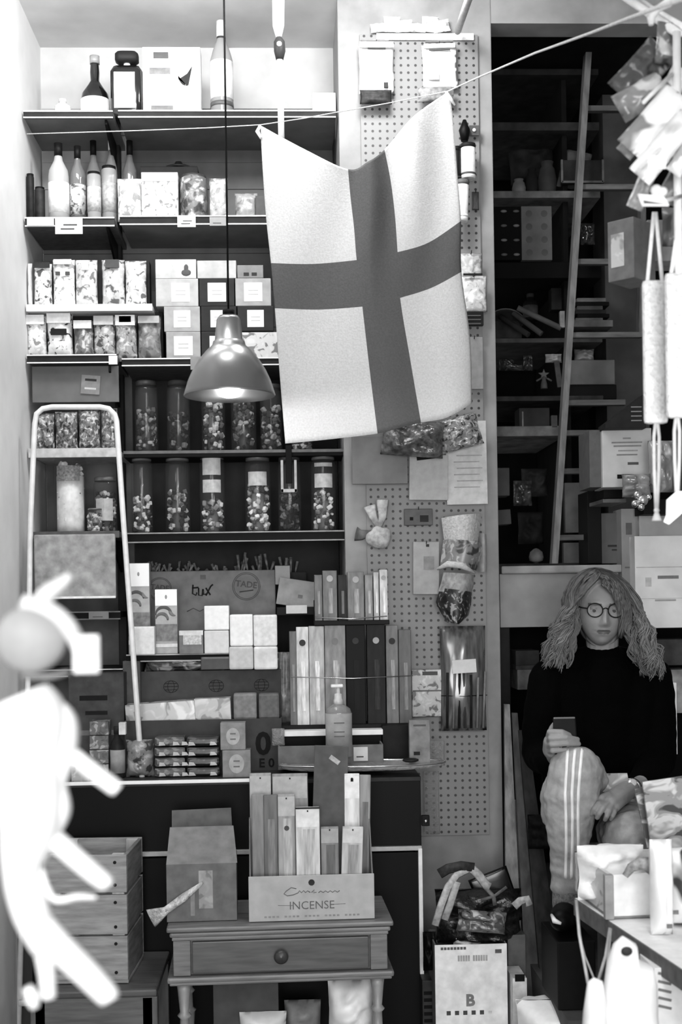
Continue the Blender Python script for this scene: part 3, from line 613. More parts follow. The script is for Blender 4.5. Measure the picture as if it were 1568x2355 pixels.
# counter front row
z=zt
BAG('soap_pack','wrapped pack with a swirled print at the left end of the counter packs','pack',287,1704,353,1790,-.27,.09,PR(130,70,165,28,105,.25),z)
for st,(a,b_,v,lab) in enumerate(((355,427,75,'grey'),(430,506,40,'dark'))):
    p,w,h=place(a,1694,b_,1790,-.27,z); hh=h/4
    for k in range(4):
        bm=nb(); box(bm,(0,0,hh/2),(w*(1-.02*(k%2)),.075,hh*.9),.008)
        for v_ in bm.verts: v_.co+=Vector((0,0,.0018*noise.noise(v_.co*90+Vector((k*3,st*5,0)))))
        oo=mk('soap_bar',bm,PR(v,v+45,v*.7,30,110+st,.3,(1,1,2.5)),None,(p.x,-.23,z+hh*k)); tag(oo,'%s wrapped soap bar, %s of its stack of four'%(lab,['lowest','second from bottom','third from bottom','topmost'][k]),'soap','stacks of wrapped soap bars')
        bm=nb()
        for sx in ((-.45,.2) if st else (-.35,.1,.38)):
            slab(bm,[(w*sx,-.0385,hh*.12),(w*(sx+.22),-.0385,hh*.15),(w*(sx+.16),-.0385,hh*.45),(w*(sx+.02),-.0385,hh*.5)],.001,ax=(0,-1,0))
        mk('printed_fleck',bm,M(190),oo)
for (a,t,b_,bt,l) in ((512,1725,577,1790,'lower square gift box with a pale oval print, on the counter'),(507,1660,565,1722,'upper square gift box with a pale oval print')):
    o,w,h=B('gift_box',l,'box',a,t,b_,bt,-.3,.06,M(128,.5,.12,20),z if bt==1790 else None,'gift boxes on the counter')
    if bt!=1790: o.location.z=zg+.0008
    zg=o.location.z+h
    bm=nb(); lathe(bm,[(w*.27,0),(w*.27,.0012)],n=20); oo=mk('oval_label',bm,M(172),o,(0,-.03,h*.5),(PI/2,0,0)); oo.scale=(1,1.25,1)
    for q in (-.1,.1): patch(o,'printed_line',0,h*(.5+q),w*.22,h*.05,-.0314,M(105),.0005)
# left of counter: stacked packets and a bottle
for k in range(4):
    o,w,h=B('flat_packet','thin grey packet on the counter behind the blurred peg, %s of four'%['lowest','second','third','topmost'][k],'packet',206,1760-33*k,250,1792-33*k,-.25,.07,PR(90,150,50,35,120+k),None,'flat packets left on the counter')
    o.location.z=z+k*(Z(230,1760,-.25)-Z(230,1793,-.25))*1.0
bottle('dark bottle with an oval pale label near the left end of the counter',252,286,1672,1790,-.27,M(45,.2),M(50),M(150),z,'stub')
B('display_carton','dark printed carton on the counter behind the left packets','box',160,1548,288,1790,-.1,.16,M(62,.6,.25,14),z,pt=(('printed_arch',.45,.75,.5,.05,M(30)),('printed_arch',.5,.6,.4,.04,M(34)),('pale_band',.6,.4,.8,.05,M(105))))
B('display_carton','dull grey carton with one pale dot, behind the soap tray','box',286,1520,326,1790,-.02,.16,M(84,.6,.2,14),z)
B('flat_packet','low pale packet by the white worktop edge behind the blurred stand','packet',164,1755,204,1790,-.33,.06,PR(170,110,210,30,128),z)
B('small_carton','small white tilted card box above the oval labelled bottle','box',273,1662,289,1690,-.29,.03,M(215),None,rx=0)
# items in carton two: trays
BAG('foil_pack','dark glossy foil pack lying in the globe printed box','pack',330,1506,525,1545,.0,.06,PR(85,45,150,22,130,.2),None,wr=.3)
B('foil_tray','small dark tray with a pale rim beside the foil pack','tray',462,1510,530,1540,-.02,.05,M(70,.5),None,pt=(('rim',.5,.9,.9,.15,M(120)),))
# ---------------- shelf six goods ----------------
z=SH['6R']; Y=.03
o,w,h=B('display_card','grey cardboard display with round TADE stamps and a handwritten word','box',344,1312,636,1510,.13,.05,M(118,.75,.1,12),z,bev=.006)
ink=M(68)
def stamp(px,pz,r,tx):
    bm=nb()
    for q in (r,r*.9): tube(bm,[(a,0,b) for a,b in circle(28,q)],.0009,5,flat=.5)
    oo=mk('stamp_ring',bm,ink,o,(px,-.0262,pz))
    text(oo,tx,r*.62,(0,-.0005,r*.12),ink,'stamp_lettering',(PI/2,.12,0),bold=.0007); 
    stroke(oo,'stamp_underline',[(-r*.5,-r*.4),(r*.5,-r*.28)],.002,ink,0)
stamp(w*.27,h*.8,.05,'TADE'); stamp(-w*.41,h*.78,.042,'TADE')
sx,sz=-w*.08,h*.76
for P_ in ([(-.032,.02),(-.034,-.012),(-.022,-.018),(-.018,-.008)],[(-.036,.008),(-.012,.01)],[(-.012,.008),(-.012,-.018),(0,-.02),(.004,.004)],[(.004,.004),(.006,-.016),(.014,-.014)],[(.014,.008),(.03,-.018)],[(.032,.014),(.014,-.02)],[(.032,.014),(.04,.02)]):
    stroke(o,'handwriting',[(sx+a,sz+b) for a,b in P_],.0028,M(45),-.026)
patch(o,'printed_mark',-w*.07,h*.92,.02,.016,-.025,M(90),.0008,bev=.003)
stroke(o,'handwriting',[(-w*.2,h*.5),(-w*.15,h*.54),(-w*.1,h*.5),(-w*.05,h*.54),(0,h*.56)],.0014,M(80),-.026)
wv=PR(238,90,225,20,140,.4,(1,1,1))
def tallbox(label,x0,y0,x1,y1):
    o,w,h=B('soap_carton',label,'box',x0,y0,x1,y1,Y-.02,.05,M(165,.4,.1),z,'tall wave printed cartons')
    patch(o,'white_top',0,h*.87,w*.98,h*.25,-.025,M(250,.4,.02),.0012)
    for cx_,cz_,r_,v_,a0,a1 in ((-.12,.60,.36,85,.15,PI),(-.2,.53,.27,105,-.1,PI*.95),(.42,.68,.26,120,PI,PI*1.5)):
        bm=nb(); q_=[(w*(cx_+r_*math.cos(a)),-.0258,h*cz_+w*r_*math.sin(a)) for a in [a0+(a1-a0)*k/12 for k in range(13)]]; q_=[(max(-w*.46,min(w*.46,x)),y,z_) for x,y,z_ in q_]
        tube(bm,q_,[w*.02+w*.055*math.sin(PI*min(1,.1+k/13)) for k in range(13)],8,flat=.12); mk('wave_print',bm,M(v_),o)
    patch(o,'grey_band',0,h*.33,w*.98,h*.26,-.025,M(112,.4,.25,30),.0012); patch(o,'white_stripe',0,h*.13,w*.98,h*.05,-.025,M(230),.0014)
    bm=nb(); ball(bm,(0,-.026,h*.88),.006,(.7,.15,1.3)); mk('drop_print',bm,M(150),o)
tallbox('taller wave printed white carton next to the ladder rail',296,1295,346,1506); tallbox('shorter wave printed white carton in front of the left TADE stamp',358,1355,409,1506)
B('soap_block','bright soap block standing in front of the taller wave carton','soap',298,1441,356,1506,-.06,.05,M(228,.6,.06,30),z,'pale soap blocks',bev=.005)
B('gift_box','small grey box with a pale wrapper below the handwriting','box',412,1450,468,1506,-.04,.05,M(110,.5,.1),z,pt=(('pale_lid',.5,.9,.98,.2,M(215)),('printed_band',.55,.6,.75,.4,M(190,.4,.2,60))))
B('soap_block','lower of two white soap blocks stacked beside the small grey box','soap',470,1450,527,1506,-.04,.05,M(215,.6,.05,30),z,'pale soap blocks',bev=.004)
B('soap_block','upper of two white soap blocks stacked beside the small grey box','soap',470,1393,527,1449,-.04,.05,M(242,.6,.04,30),None,'pale soap blocks',bev=.004)
B('soap_block','upper left white soap cube of the group of four at the right','soap',529,1413,582,1486,-.05,.06,M(238,.6,.04,30),None,'pale soap blocks',bev=.006)
B('soap_block','upper right white soap cube of the group of four, slightly greyer','soap',583,1414,638,1486,-.05,.06,M(222,.6,.08,30),None,'pale soap blocks',bev=.006)
B('soap_block','lower left greyish soap cube of the group of four','soap',527,1487,583,1540,-.06,.06,M(195,.6,.06,30),None,'pale soap blocks',bev=.007)
B('soap_block','lower right soap cube with one bright end, group of four','soap',584,1487,639,1540,-.06,.06,M(220,.6,.12,12),None,'pale soap blocks',bev=.007)
# plants / dry stuff in the black gap
o=E('dried_sprigs','row of dried sprigs in the dark gap under the jar shelf','plant',X(560,1310,.22))
rr=random.Random(9); bm=nb()
for i in range(60):
    a=X(rr.uniform(350,700),1318,.2+rr.random()*.1)-o.location; 
    ht=(.02+.045*rr.random())*(1.2 if a.x>-.06 else .7)
    tube(bm,[a,a+Vector((rr.uniform(-.02,.02),0,ht))],[.003,.006],5,flat=.4)
mk('sprigs',bm,M(115,.8,.4,30),o)['kind']='stuff'
bm=nb(); a=X(345,1320,.2)-o.location; b_=X(705,1320,.2)-o.location; box(bm,((a.x+b_.x)/2,.05,a.z-.05),(b_.x-a.x,.12,.1),.003); mk('planter_box',bm,M(50),o)
B('hanging_pack','dark glossy pack standing right of the TADE display','pack',632,1300,668,1345,.12,.03,M(65,.3,.2,20),None)
B('open_carton','tilted grey carton flap under the dark pack','box',634,1333,722,1395,.06,.02,M(140,.7,.1,14),None,ry=.16,pt=(('printed_oval',.6,.4,.12,.12,M(100)),))
bm=nb(); p,w,h=place(636,1396,726,1415,-.01); box(bm,(0,.15,h/2),(w,.32,h),.002); o=mk('shelf_board',bm,M(14,.4),None,(p.x,-.0,p.z)); tag(o,'short black shelf with a price card, left of the incense boxes','shelf')
# ---------------- incense rack ----------------
o=E('wire_rack','two tier dark rack with thin wire rails holding long incense boxes','rack',X(800,1680,-.17))
rk=lambda x,y,Yy: X(x,y,Yy)-o.location
for y0,y1,nm,xa_,xb_ in ((1668,1678,'lower_tray',648,958),(1428,1436,'upper_tray',722,895)):
    bm=nb(); a=rk(xa_,y0,-.17); b_=rk(xb_,y1,-.17); box(bm,((a.x+b_.x)/2,.045,(a.z+b_.z)/2),(b_.x-a.x,.11,abs(a.z-b_.z)),.002); mk(nm,bm,M(18,.4),o)
for y,xa_,xb_ in ((1420,724,890),(1557,670,950)):
    bm=nb(); tube(bm,[rk(xa_,y,-.18),rk((xa_+xb_)/2,y+3,-.19),rk(xb_,y-3,-.18)],.0016,6); mk('wire_rail',bm,M(230,.2,0,metal=1),o)
for xa_ in (727,):
    bm=nb(); a=rk(xa_,1678,-.08); b_=rk(xa_,1380,-.08); box(bm,((a.x+b_.x)/2,0.0+a.y,(a.z+b_.z)/2),(.012,.012,b_.z-a.z)); mk('post',bm,M(18),o)
rows=[ # x0,x1,ytop,v,dot,label
 (668,684,1452,90,0,'narrow grey incense box at the left of the lower tier'),(684,712,1442,200,60,'white incense box with a dark oval near its top, lower tier'),(713,748,1440,168,0,'mottled pale incense box, lower tier'),
 (749,797,1438,122,85,'wide mid grey incense box with a grey circle, lower tier'),(798,842,1437,14,60,'black incense box with a dull grey circle, lower tier'),(846,888,1436,40,140,'dark incense box with a bright grey circle, lower tier'),
 (890,918,1438,98,55,'grey incense box with a dark oval, lower tier'),(919,948,1448,80,0,'dull grey incense box with a dark edge at the right of the lower tier')]
def ibox(x0,x1,yt,yb,Yf,v,dot,label,grp,bz):
    o,w,h=B('incense_box',label,'box',x0,yt,x1,yb,Yf,.04,M(v,.45,.2,(30,30,8)),bz,grp)
    if dot:
        bm=nb(); lathe(bm,[(min(w*.3,.011),0),(min(w*.3,.011),.0012)],n=18); mk('round_emblem',bm,M(dot,.4,.05),o,(0,-.0225,h*.84),(PI/2,0,0))
    bm=nb(); box(bm,(w*.05,-.0232,h*.4),(w*.3,.001,h*.5)); mk('printed_panel',bm,M(min(250,v*1.25+6),.4,.3,(60,60,10)),o)
    return o
zz=Z(800,1668,-.17)
for r in rows: ibox(r[0],r[1],r[2],1668,-.165,r[3],r[4],r[5],'incense boxes in the lower tier',zz+.001)
zz=Z(800,1428,-.17)
for x0,x1,yt,v,dot,lb_ in ((724,742,1322,90,0,'slim grey packet at the left of the upper tier'),(743,776,1312,95,150,'rounded grey incense box with a pale circle, upper tier left'),(778,798,1322,50,0,'dark gap box in the middle of the upper tier'),
    (800,838,1315,105,145,'rounded grey incense box with a pale circle, upper tier right'),(840,858,1322,120,0,'thin leaning grey packet in the upper tier'),(860,872,1316,175,0,'thin pale packet in the upper tier'),(874,892,1310,190,130,'pale packet with a grey mark at the right end of the upper tier')):
    ibox(x0,x1,yt,1428,-.165,v,dot,lb_,'incense boxes in the upper tier',zz+.001)
BAG('plastic_bag','crumpled grey bag squeezed between the soap cubes and incense boxes','bag',640,1500,672,1668,.02,.03,M(130,.3,.25,25),None,wr=.3)
# ---------------- counter right: trays, dispenser ----------------
B('display_shelf','white fronted low riser shelf under the incense rack','shelf',646,1680,881,1692,-.24,.18,M(235,.4,.04),None)
B('dark_box','black open drawer below the white riser shelf','box',650,1692,878,1714,-.22,.16,M(12),None)
o,w,h,d=carton('low grey cardboard tray on the counter under the riser',640,1714,882,1768,-.33,.2,108,None,seed=6)
oo=card('small white tag with dark dots on the cardboard tray',813,1718,846,1750,Y=-.333,v=200,lines=1)
p,w,h=place(750,1572,810,1742,-.37); o=E('soap_dispenser','clear pump dispenser bottle with a grey label in front of the incense boxes','dispenser',p); r=w/2
bm=nb(); lathe(bm,[(r*.9,0),(r,.004),(r,h*.60),(r*.9,h*.66),(r*.35,h*.73)],n=24,sy=.8); mk('bottle_body',bm,GLASS(150,.55,.1),o)
bm=nb(); lathe(bm,[(r*1.02,h*.02),(r*1.02,h*.6)],n=24,sy=.8); mk('label',bm,M(148,.5,.08,20),o)
for q in (.3,.36,.48): patch(o,'printed_line',0,h*q,w*.4,h*.015,-r*.84,M(100),.0006)
bm=nb(); lathe(bm,[(r*.38,h*.72),(r*.38,h*.78),(r*.3,h*.8),(r*.3,h*.86),(r*.16,h*.87),(r*.16,h*.95)],n=18); mk('pump_collar',bm,M(200,.3),o)
bm=nb(); box(bm,(-r*.1,0,h*.97),(r*.95,r*.5,h*.045),.004); mk('pump_head',bm,M(225,.3),o)
p=X(835,1768,-.42); o=E('glass_tray','long clear oval glass tray overhanging the right end of the counter','tray',(p.x,-.36,p.z-.006))
bm=nb(); L=abs(XX(1030,1768,-.42)-XX(642,1768,-.42))/2
lathe(bm,[(L*.9,0),(L*.98,.006),(L,.014),(L*.985,.018),(L*.96,.014)],n=48,sy=.32); mk('tray_body',bm,GLASS(190,.55,.05,6),o)
bm=nb(); tube(bm,[(L*math.cos(a),L*.32*math.sin(a),.016) for a in [2*PI*k/48 for k in range(49)]],.0035,8); mk('rim',bm,M(190,.1,0,metal=.8),o)
B('small_carton','standing grey packet with faint print at the right end of the glass tray','packet',942,1656,990,1758,-.38,.03,M(118,.5,.2,14),None,pt=(('printed_line',.5,.88,.6,.04,M(80)),('printed_mark',.35,.25,.3,.08,M(40))))
B('dark_box','dark open tin behind the standing grey packet','tin',880,1668,942,1758,-.22,.08,M(28,.4,.3,14),None)
bm=nb(); lathe(bm,[(.018,0),(.026,.003),(.026,.008),(.02,.01),(.017,.005),(0,.005)],n=20); o=mk('ash_dish',bm,M(45,.3),None,X(944,1752,-.42)); tag(o,'tiny dark dish on the glass tray','dish')
BAG('plastic_bag','small clear bag knotted near the letter 0 on the dark box','bag',625,1676,655,1716,-.3,.03,GLASS(190,.6,.1,40),None)
BAG('plastic_bag','faint clear bag hanging by the right end of the counter','bag',975,1775,1012,1920,-.12,.02,GLASS(180,.25,.1,30),None)
BAG('plastic_bag','torn clear bag crumpled behind the standing grey packet','bag',985,1705,1024,1762,-.2,.03,GLASS(180,.35,.1,30),None)
# ---------------- side table ----------------
Yt=-.78
zt2=Z(640,2128,Yt); o=E('side_table','small grey wooden table with one drawer and turned legs','table',(XX(645,2120,Yt),Yt,0),(0,0,.03))
w=abs(XX(905,2130,Yt)-XX(382,2130,Yt)); D=.34
wd_=WOOD(118,(4,40,40),1,.4,.18)
bm=nb(); box(bm,(0,D/2,zt2-.006),(w,D,.014),.005); box(bm,(0,D/2,zt2-.022),(w*.975,D*.97,.014),.006); box(bm,(0,D/2,zt2-.034),(w*.955,D*.95,.01),.003); mk('tabletop',bm,wd_,o)
zb=Z(640,2240,Yt); zb2=Z(640,2262,Yt)
bm=nb(); box(bm,(0,D/2,(zb+zb2)/2+.003),(w,D,.018),.007); box(bm,(0,D/2,zb2+.006),(w*.98,D*.98,.01),.004); mk('base_moulding',bm,wd_,o)
bm=nb(); box(bm,(0,D/2+.01,(zt2-.04+zb)/2),(w*.93,D*.9,zt2-.038-zb),.002); mk('case',bm,WOOD(100,(4,40,40),2,.45,.15),o)
for s in (-1,1):
    bm=nb(); box(bm,(s*w*.435,.022,(zt2-.04+zb)/2),(w*.075,.02,zt2-.04-zb),.002); mk('corner_stile',bm,wd_,o)
bm=nb(); box(bm,(0,.022,(zt2-.04+zb)/2),(w*.78,.016,zt2-.05-zb),.003); dr=mk('drawer',bm,WOOD(92,(4,40,40),3,.35,.15),o)
bm=nb(); lathe(bm,[(.008,0),(.008,.01),(.019,.014),(.021,.022),(.014,.03),(0,.032)],n=24); mk('knob',bm,M(70,.35,.15),dr,(0,.014,(zt2-.04+zb)/2),(PI/2,0,0))
for s in (-1,1):
    for q in (0,1):
        hh=zb2; prof=[(.012,0),(.02,.02),(.016,.05),(.02,hh*.3),(.016,hh*.55),(.02,hh*.66),(.024,hh*.675),(.014,hh*.69),(.013,hh*.78),(.021,hh*.80),(.013,hh*.82),(.019,hh*.95),(.022,hh)]
        bm=nb(); lathe(bm,prof,n=18); mk('leg',bm,WOOD(150,(30,30,6),4,.4,.15),o,(s*w*.43,.045+q*(D-.09),0))
# carton with open lid
Yc=-.72; zc2=zt2+.001
p,w,h=place(382,1988,543,2128,Yc,zc2); d=.2; o=E('carton','grey cardboard box with raised flap and torn tape on the side table','box',(p.x,Yc+d/2,zc2+.002),(0,0,.03)); km=M(112,.8,.1,14)
t=.004
for nm,c,s in (('front_panel',(0,-d/2+t/2,h/2),(w,t,h)),('back_panel',(0,d/2-t/2,h/2),(w,t,h)),('side_panel',(-w/2+t/2,0,h/2),(t,d-2*t,h)),('side_panel',(w/2-t/2,0,h/2),(t,d-2*t,h)),('base',(0,0,t/2),(w-2*t,d-2*t,t))):
    bm=nb(); box(bm,c,s,.001); mk(nm,bm,km,o)
fh=Z(460,1906,Yc+.08)-Z(460,1988,Yc); 
bm=nb(); slab(bm,[(-w/2,-d/2,h),(w/2+.003,-d/2,h),(w*.46,-d/2+.10,h+fh),(-w*.47,-d/2+.10,h+fh)],.004,ax=(0,1,.3)); mk('flap',bm,M(122,.8,.1,14),o)
bm=nb(); slab(bm,[(-w*.47,d/2-.02,h),(w*.45,d/2-.02,h),(w*.42,d/2+.01,h+fh*1.42),(-w*.47,d/2+.01,h+fh*1.38)],.004,ax=(0,1,0)); mk('flap',bm,M(100,.8,.1,14),o)
patch(o,'torn_tape',w*.06,h*.55,w*.2,h*.66,-d/2,PR(140,112,160,20,150),.001); patch(o,'torn_tape',-w*.13,h*.35,w*.06,h*.5,-d/2,M(135),.001)
bm=nb(); tube(bm,[(w*.02,-d/2-.004,h*.68),(-w*.25,-d/2-.02,h*.45),(-w*.5,-d/2-.03,h*.25),(-w*.72,-d/2-.03,h*.12)],[.004,.013,.012,.03],9,flat=.3); tt=mk('torn_plastic',bm,M(185,.15,.3,30,spec=.9,bump=.8),o)
# ---------------- incense display box ----------------
Yi=-.74
p,w,h=place(572,2014,861,2116,Yi,zc2); d=.12; o=E('incense_display','pale cardboard display box lettered INCENSE on the side table','display box',(p.x,Yi+d/2,zc2+.002),(0,0,.02))
pm=M(178,.7,.06,14); dm=M(72,.75,.12,14)
bm=nb(); box(bm,(0,-d/2,h/2),(w,.005,h),.0015); fr=mk('front_panel',bm,pm,o)
hb=Z(700,1880,Yi+.1)-zc2
bm=nb(); box(bm,(0,d/2,hb/2),(w*.97,.005,hb),.0015); mk('back_panel',bm,dm,o)
for s in (-1,1):
    bm=nb(); x=s*(w/2-.003); slab(bm,[(x,-d/2,0),(x,d/2,0),(x,d/2,hb),(x,d/2-.03,hb),(x,-d/2,h)],.004,ax=(-s,0,0)); mk('side_panel',bm,M(110,.75,.12,14),o)
bm=nb(); box(bm,(0,0,.003),(w*.97,d*.95,.005)); mk('base',bm,dm,o)
yy=-d/2-.0035; ik=M(95)
text(o,'INCENSE',.034,(0,yy,h*.33),ik,bold=-.0002)
bm=nb(); lathe(bm,[(.0095,0),(.0095,.001)],n=10); mk('flower_emblem',bm,M(60),o,(0,yy+.001,h*.84),(PI/2,0,0))
pts=[(-.045,.012),(-.06,.016),(-.075,.006),(-.082,-.002),(-.072,-.008),(-.055,-.006),(-.04,.0),(-.036,.006),(-.03,0),(-.024,.006),(-.018,0),(-.012,.005),(-.004,0)]
stroke(o,'script_lettering',[(a,b+h*.62) for a,b in pts],.0012,ik,yy)
stroke(o,'script_lettering',[(.0,h*.62),(.008,h*.68),(.006,h*.61),(.014,h*.62)],.0012,ik,yy)
stroke(o,'script_lettering',[(.02+.007*k,h*(.61+.035*(k%2))) for k in range(10)],.0012,ik,yy)
for s in (-1,1): stroke(o,'printed_rule',[(s*.055,h*.34),(s*.10,h*.35)],.0006,ik,yy)
bm=nb()
for k in range(26):
    if k%5: box(bm,(-w*.4+w*.8*k/25,0,0),(w*.02,.0008,.005))
mk('small_print',bm,M(140),o,(0,yy,h*.1))
def pk(x0,y0,x1,v,label,Yo,seed,ry=0,dark=None,hd=None,emb=None,clip=None):
    p,w,h=place(x0,y0,x1,2100,Yi+Yo,zc2+.008); bm=nb(); box(bm,(0,0,h/2),(w,.012,h),.003)
    oo=mk('incense_packet',bm,M(v,.4,.16,(30,30,5),seed=seed),None,(p.x,Yi+Yo,zc2+.0085),(0,ry,0)); tag(oo,label,'packet','incense packets in the display box')
    if hd: patch(oo,'header',0,h*.9,w*.96,h*.16,-.006,M(hd,.4,.1),.001)
    if dark: patch(oo,'dark_window',w*.05,h*.45,w*.5,h*.7,-.006,M(dark,.4,.25,(60,60,6)),.001)
    if emb:
        bm=nb(); lathe(bm,[(.008,0),(.008,.001)],n=8); mk('rosette',bm,M(75),oo,(0,-.0065,h*emb),(PI/2,0,0))
    if clip: patch(oo,'clip',0,h-.002,w*1.02,.004,-.007,M(50),.006)
    if hd or emb: patch(oo,'punched_hole',0,h*.965,.004,.005,-.0065,M(40),.0012)
    return oo
pk(578,1778,628,150,'wide pale packet with two dark dots at the back left of the display',.10,1,0,None,175)
pk(630,1779,712,145,'broad pale packet behind the middle of the display, beside the cardboard sheet',.10,2,0,None,172)
pk(582,1826,612,130,'light grey packet at the front left of the display',.05,3)
pk(609,1828,642,98,'darker grey packet second from the left in the display',.045,4,0,120)
pk(642,1826,682,150,'packet with a dark rosette in the middle of the display',.04,5,0,178,178,.72)
pk(683,1856,738,212,'bright white packet with a dark clipped top in the display',.018,6,0,185,228,None,1)
pk(740,1901,781,128,'short grey packet with stripes at the right of the display',.02,7,0,95,160)
pk(782,1901,830,190,'short white packet leaning at the right end of the display',.018,8,.04,150,205)
o,w,h=B('cardboard_sheet','plain dark cardboard sheet with a small taped label, leaning in the display','board',712,1715,790,2090,Yi+.085,.008,M(92,.8,.1,14),zc2+.008,ry=.045)
patch(o,'taped_label',w*.1,h*.915,.034,.014,-.004,M(165,.4,.2,60),.001,ry=.6)
o=pk(793,1779,828,225,'white hang packet with a black hole, right of the cardboard sheet',.085,9,.01,None,235); patch(o,'punched_hole',0,.395,.008,.01,-.0072,M(15),.001)
pk(822,1782,848,140,'shiny grey packet edge behind the white hang packet',.095,10,.03,100)
# ---------------- beneath the table ----------------
B('carton','dark cardboard box standing under the side table','box',492,2262,642,2420,-.62,.2,M(78,.7,.12,10),0.0)
BAG('plastic_bag','bright white bag under the right leg of the side table','bag',757,2268,864,2400,-.7,.14,M(245,.5,.06,10),None,wr=.25)
o=BAG('plastic_bag','pale round bundle low under the middle of the table','bag',550,2338,660,2420,-.68,.1,M(240,.5,.06,10),None)
BAG('plastic_bag','pale bundle between the dark carton and the white bag','bag',655,2310,740,2420,-.55,.1,M(140,.5,.15,10),None)
# ---------------- crate + bench ----------------
Yk=-.72; zk=Z(250,2252,Yk)
o=E('wooden_crate','slatted wooden crate with small nail holes behind the blurred rack','crate',(XX(200,2240,Yk),Yk,zk),(0,0,-.05))
w=abs(XX(300,2240,Yk)-XX(108,2240,Yk)); h=Z(250,1965,Yk)-zk; D=.28; cm=WOOD(150,(6,6,40),5,.6,.16)
for i,(a,b_) in enumerate(((0,.35),(.365,.68),(.70,1.0))):
    bm=nb(); box(bm,(0,0,h*(a+b_)/2),(w,.012,h*(b_-a)),.002); s=mk('slat',bm,cm,o)
    for z_ in (a+.06,b_-.06):
        bm=nb(); lathe(bm,[(.005,0),(.005,.002)],n=10); mk('nail_hole',bm,M(40),s,(w*.36,-.006,h*z_),(PI/2,0,0))
    bm=nb(); box(bm,(0,D,h*(a+b_)/2),(w,.012,h*(b_-a)),.002); mk('slat',bm,cm,o)
    bm=nb(); box(bm,(w/2-.006,D/2,h*(a+b_)/2),(.012,D-.02,h*(b_-a)-.004),.002); mk('end_slat',bm,WOOD(120,(6,6,40),6,.6,.16),o)
for x,y in ((w/2-.028,.018),(w/2-.028,D-.018),(-w/2+.028,.018),(-w/2+.028,D-.018)):
    bm=nb(); box(bm,(x,y,h*.5),(.036,.024,h*1.0),.002); mk('corner_post',bm,WOOD(185,(30,30,6),7,.6,.1),o)
bm=nb(); box(bm,(0,D/2,-.006),(w,D,.01),.001); mk('base',bm,cm,o)
zb_=zk-.012; o=E('low_bench','low dark wooden bench under the slatted crate','bench',(XX(215,2260,-.78),-.80,0))
w=abs(XX(362,2290,-.78)-XX(70,2290,-.78)); bm=nb(); box(bm,(0,.22,zb_-.012),(w,.42,.022),.006); mk('seat_board',bm,WOOD(88,(4,40,40),8,.5,.15),o)
bm=nb(); box(bm,(0,.03,zb_-.075),(w*.93,.02,.1),.002); mk('apron',bm,WOOD(100,(4,40,40),9,.5,.15),o)
for s in (-1,1):
    for y_ in (.04,.38):
        bm=nb(); box(bm,(s*w*.44,y_,(zb_-.025)/2),(.045,.04,zb_-.025),.003); mk('leg',bm,WOOD(95,(30,30,6),10,.5,.15),o)
# ---------------- step ladder at left ----------------
Yl=-.16
o=E('step_ladder','white tubular step ladder with a rounded hoop and folded step','ladder',(XX(180,1500,Yl),Yl,0))
lp=lambda x,y,Yy=Yl: X(x,y,Yy)-o.location
b0=lp(306,1500,Yl-.05); t0=lp(268,968); foot=b0+(b0-t0)*((b0.z-.012)/(t0.z-b0.z)); 
bl=lp(66,1500,Yl-.05); tl=lp(80,975); footl=bl+(bl-tl)*((bl.z-.012)/(tl.z-bl.z))
pts=[footl,bl,lp(70,1200),tl,lp(84,952),lp(98,940),lp(120,936),lp(230,936),lp(250,940),lp(264,954),t0,lp(284,1200),b0,foot]
bm=nb(); tube(bm,pts,.0095,12); mk('hoop_frame',bm,M(225,.3,.05),o)
a=lp(75,1230,Yl-.02); b_=lp(270,1375,Yl-.03); 
bm=nb(); box(bm,((a.x+b_.x)/2,-.02,(a.z+b_.z)/2),(b_.x-a.x-.01,.018,a.z-b_.z),.006); mk('folded_step',bm,M(152,.6,.2,14),o)
bm=nb(); box(bm,((a.x+b_.x)/2,-.032,b_.z+.003),(b_.x-a.x-.01,.006,.008),.003); mk('step_lip',bm,M(240,.3),o)
for zz in (.3,.62,.9):
    t_=(zz-b0.z)/(foot.z-b0.z); xr_=b0.lerp(foot,t_).x; xl_=bl.lerp(footl,t_).x; yy_=b0.lerp(foot,t_).y
    bm=nb(); box(bm,((xr_+xl_)/2,yy_,zz),(xr_-xl_,.05,.02),.004); mk('tread',bm,M(200,.4),o)
# ---------------- pendant lamp ----------------
Yp=-1.0; c=X(528,910,Yp); o=E('pendant_lamp','brushed metal bell pendant lamp with a glowing white opening','lamp',c)
r=abs(XX(634,910,Yp)-XX(423,910,Yp))/2; k=S(Yp); H=lambda y:(910-y)/k
prof=[(r*.99,-.001),(r,.002),(r*.985,.008),(r*.96,H(895)),(r*.9,H(875)),(r*.8,H(852)),(r*.66,H(828)),(r*.5,H(808)),(r*.37,H(795)),(r*.345,H(786)),(r*.31,H(784)),(r*.26,H(735)),(r*.2,H(727)),(0,H(726))]
m,nt,b=_new('brushed_metal'); b.inputs['Metallic'].default_value=.85; b.inputs['Roughness'].default_value=.26; b.inputs['Base Color'].default_value=(.24,.24,.24,1); b.inputs['Anisotropic'].default_value=.75
bm=nb(); lathe(bm,prof,n=56); mk('shade',bm,m,o)
inner=[(q*.97,z_-.0025) for q,z_ in prof[2:-3]]+[(0,prof[-4][1]-.01)]
bm=nb(); lathe(bm,[(r*.975,.0005)]+inner,n=56); mk('inner_lining',bm,M(255,.5,0),o)
bm=nb(); ball(bm,(0,0,.050),.066,(1,1,.85),sub=3); mk('bulb',bm,EMIT(45),o)
bm=nb(); lathe(bm,[(r*.13,H(727)),(r*.13,H(714)),(0,H(713))],n=16); mk('cord_grip',bm,M(15),o)
bm=nb(); tube(bm,[(0,0,H(716)),(.001,0,ZC-c.z)],.0028,8); mk('cord',bm,M(14,.5),o)
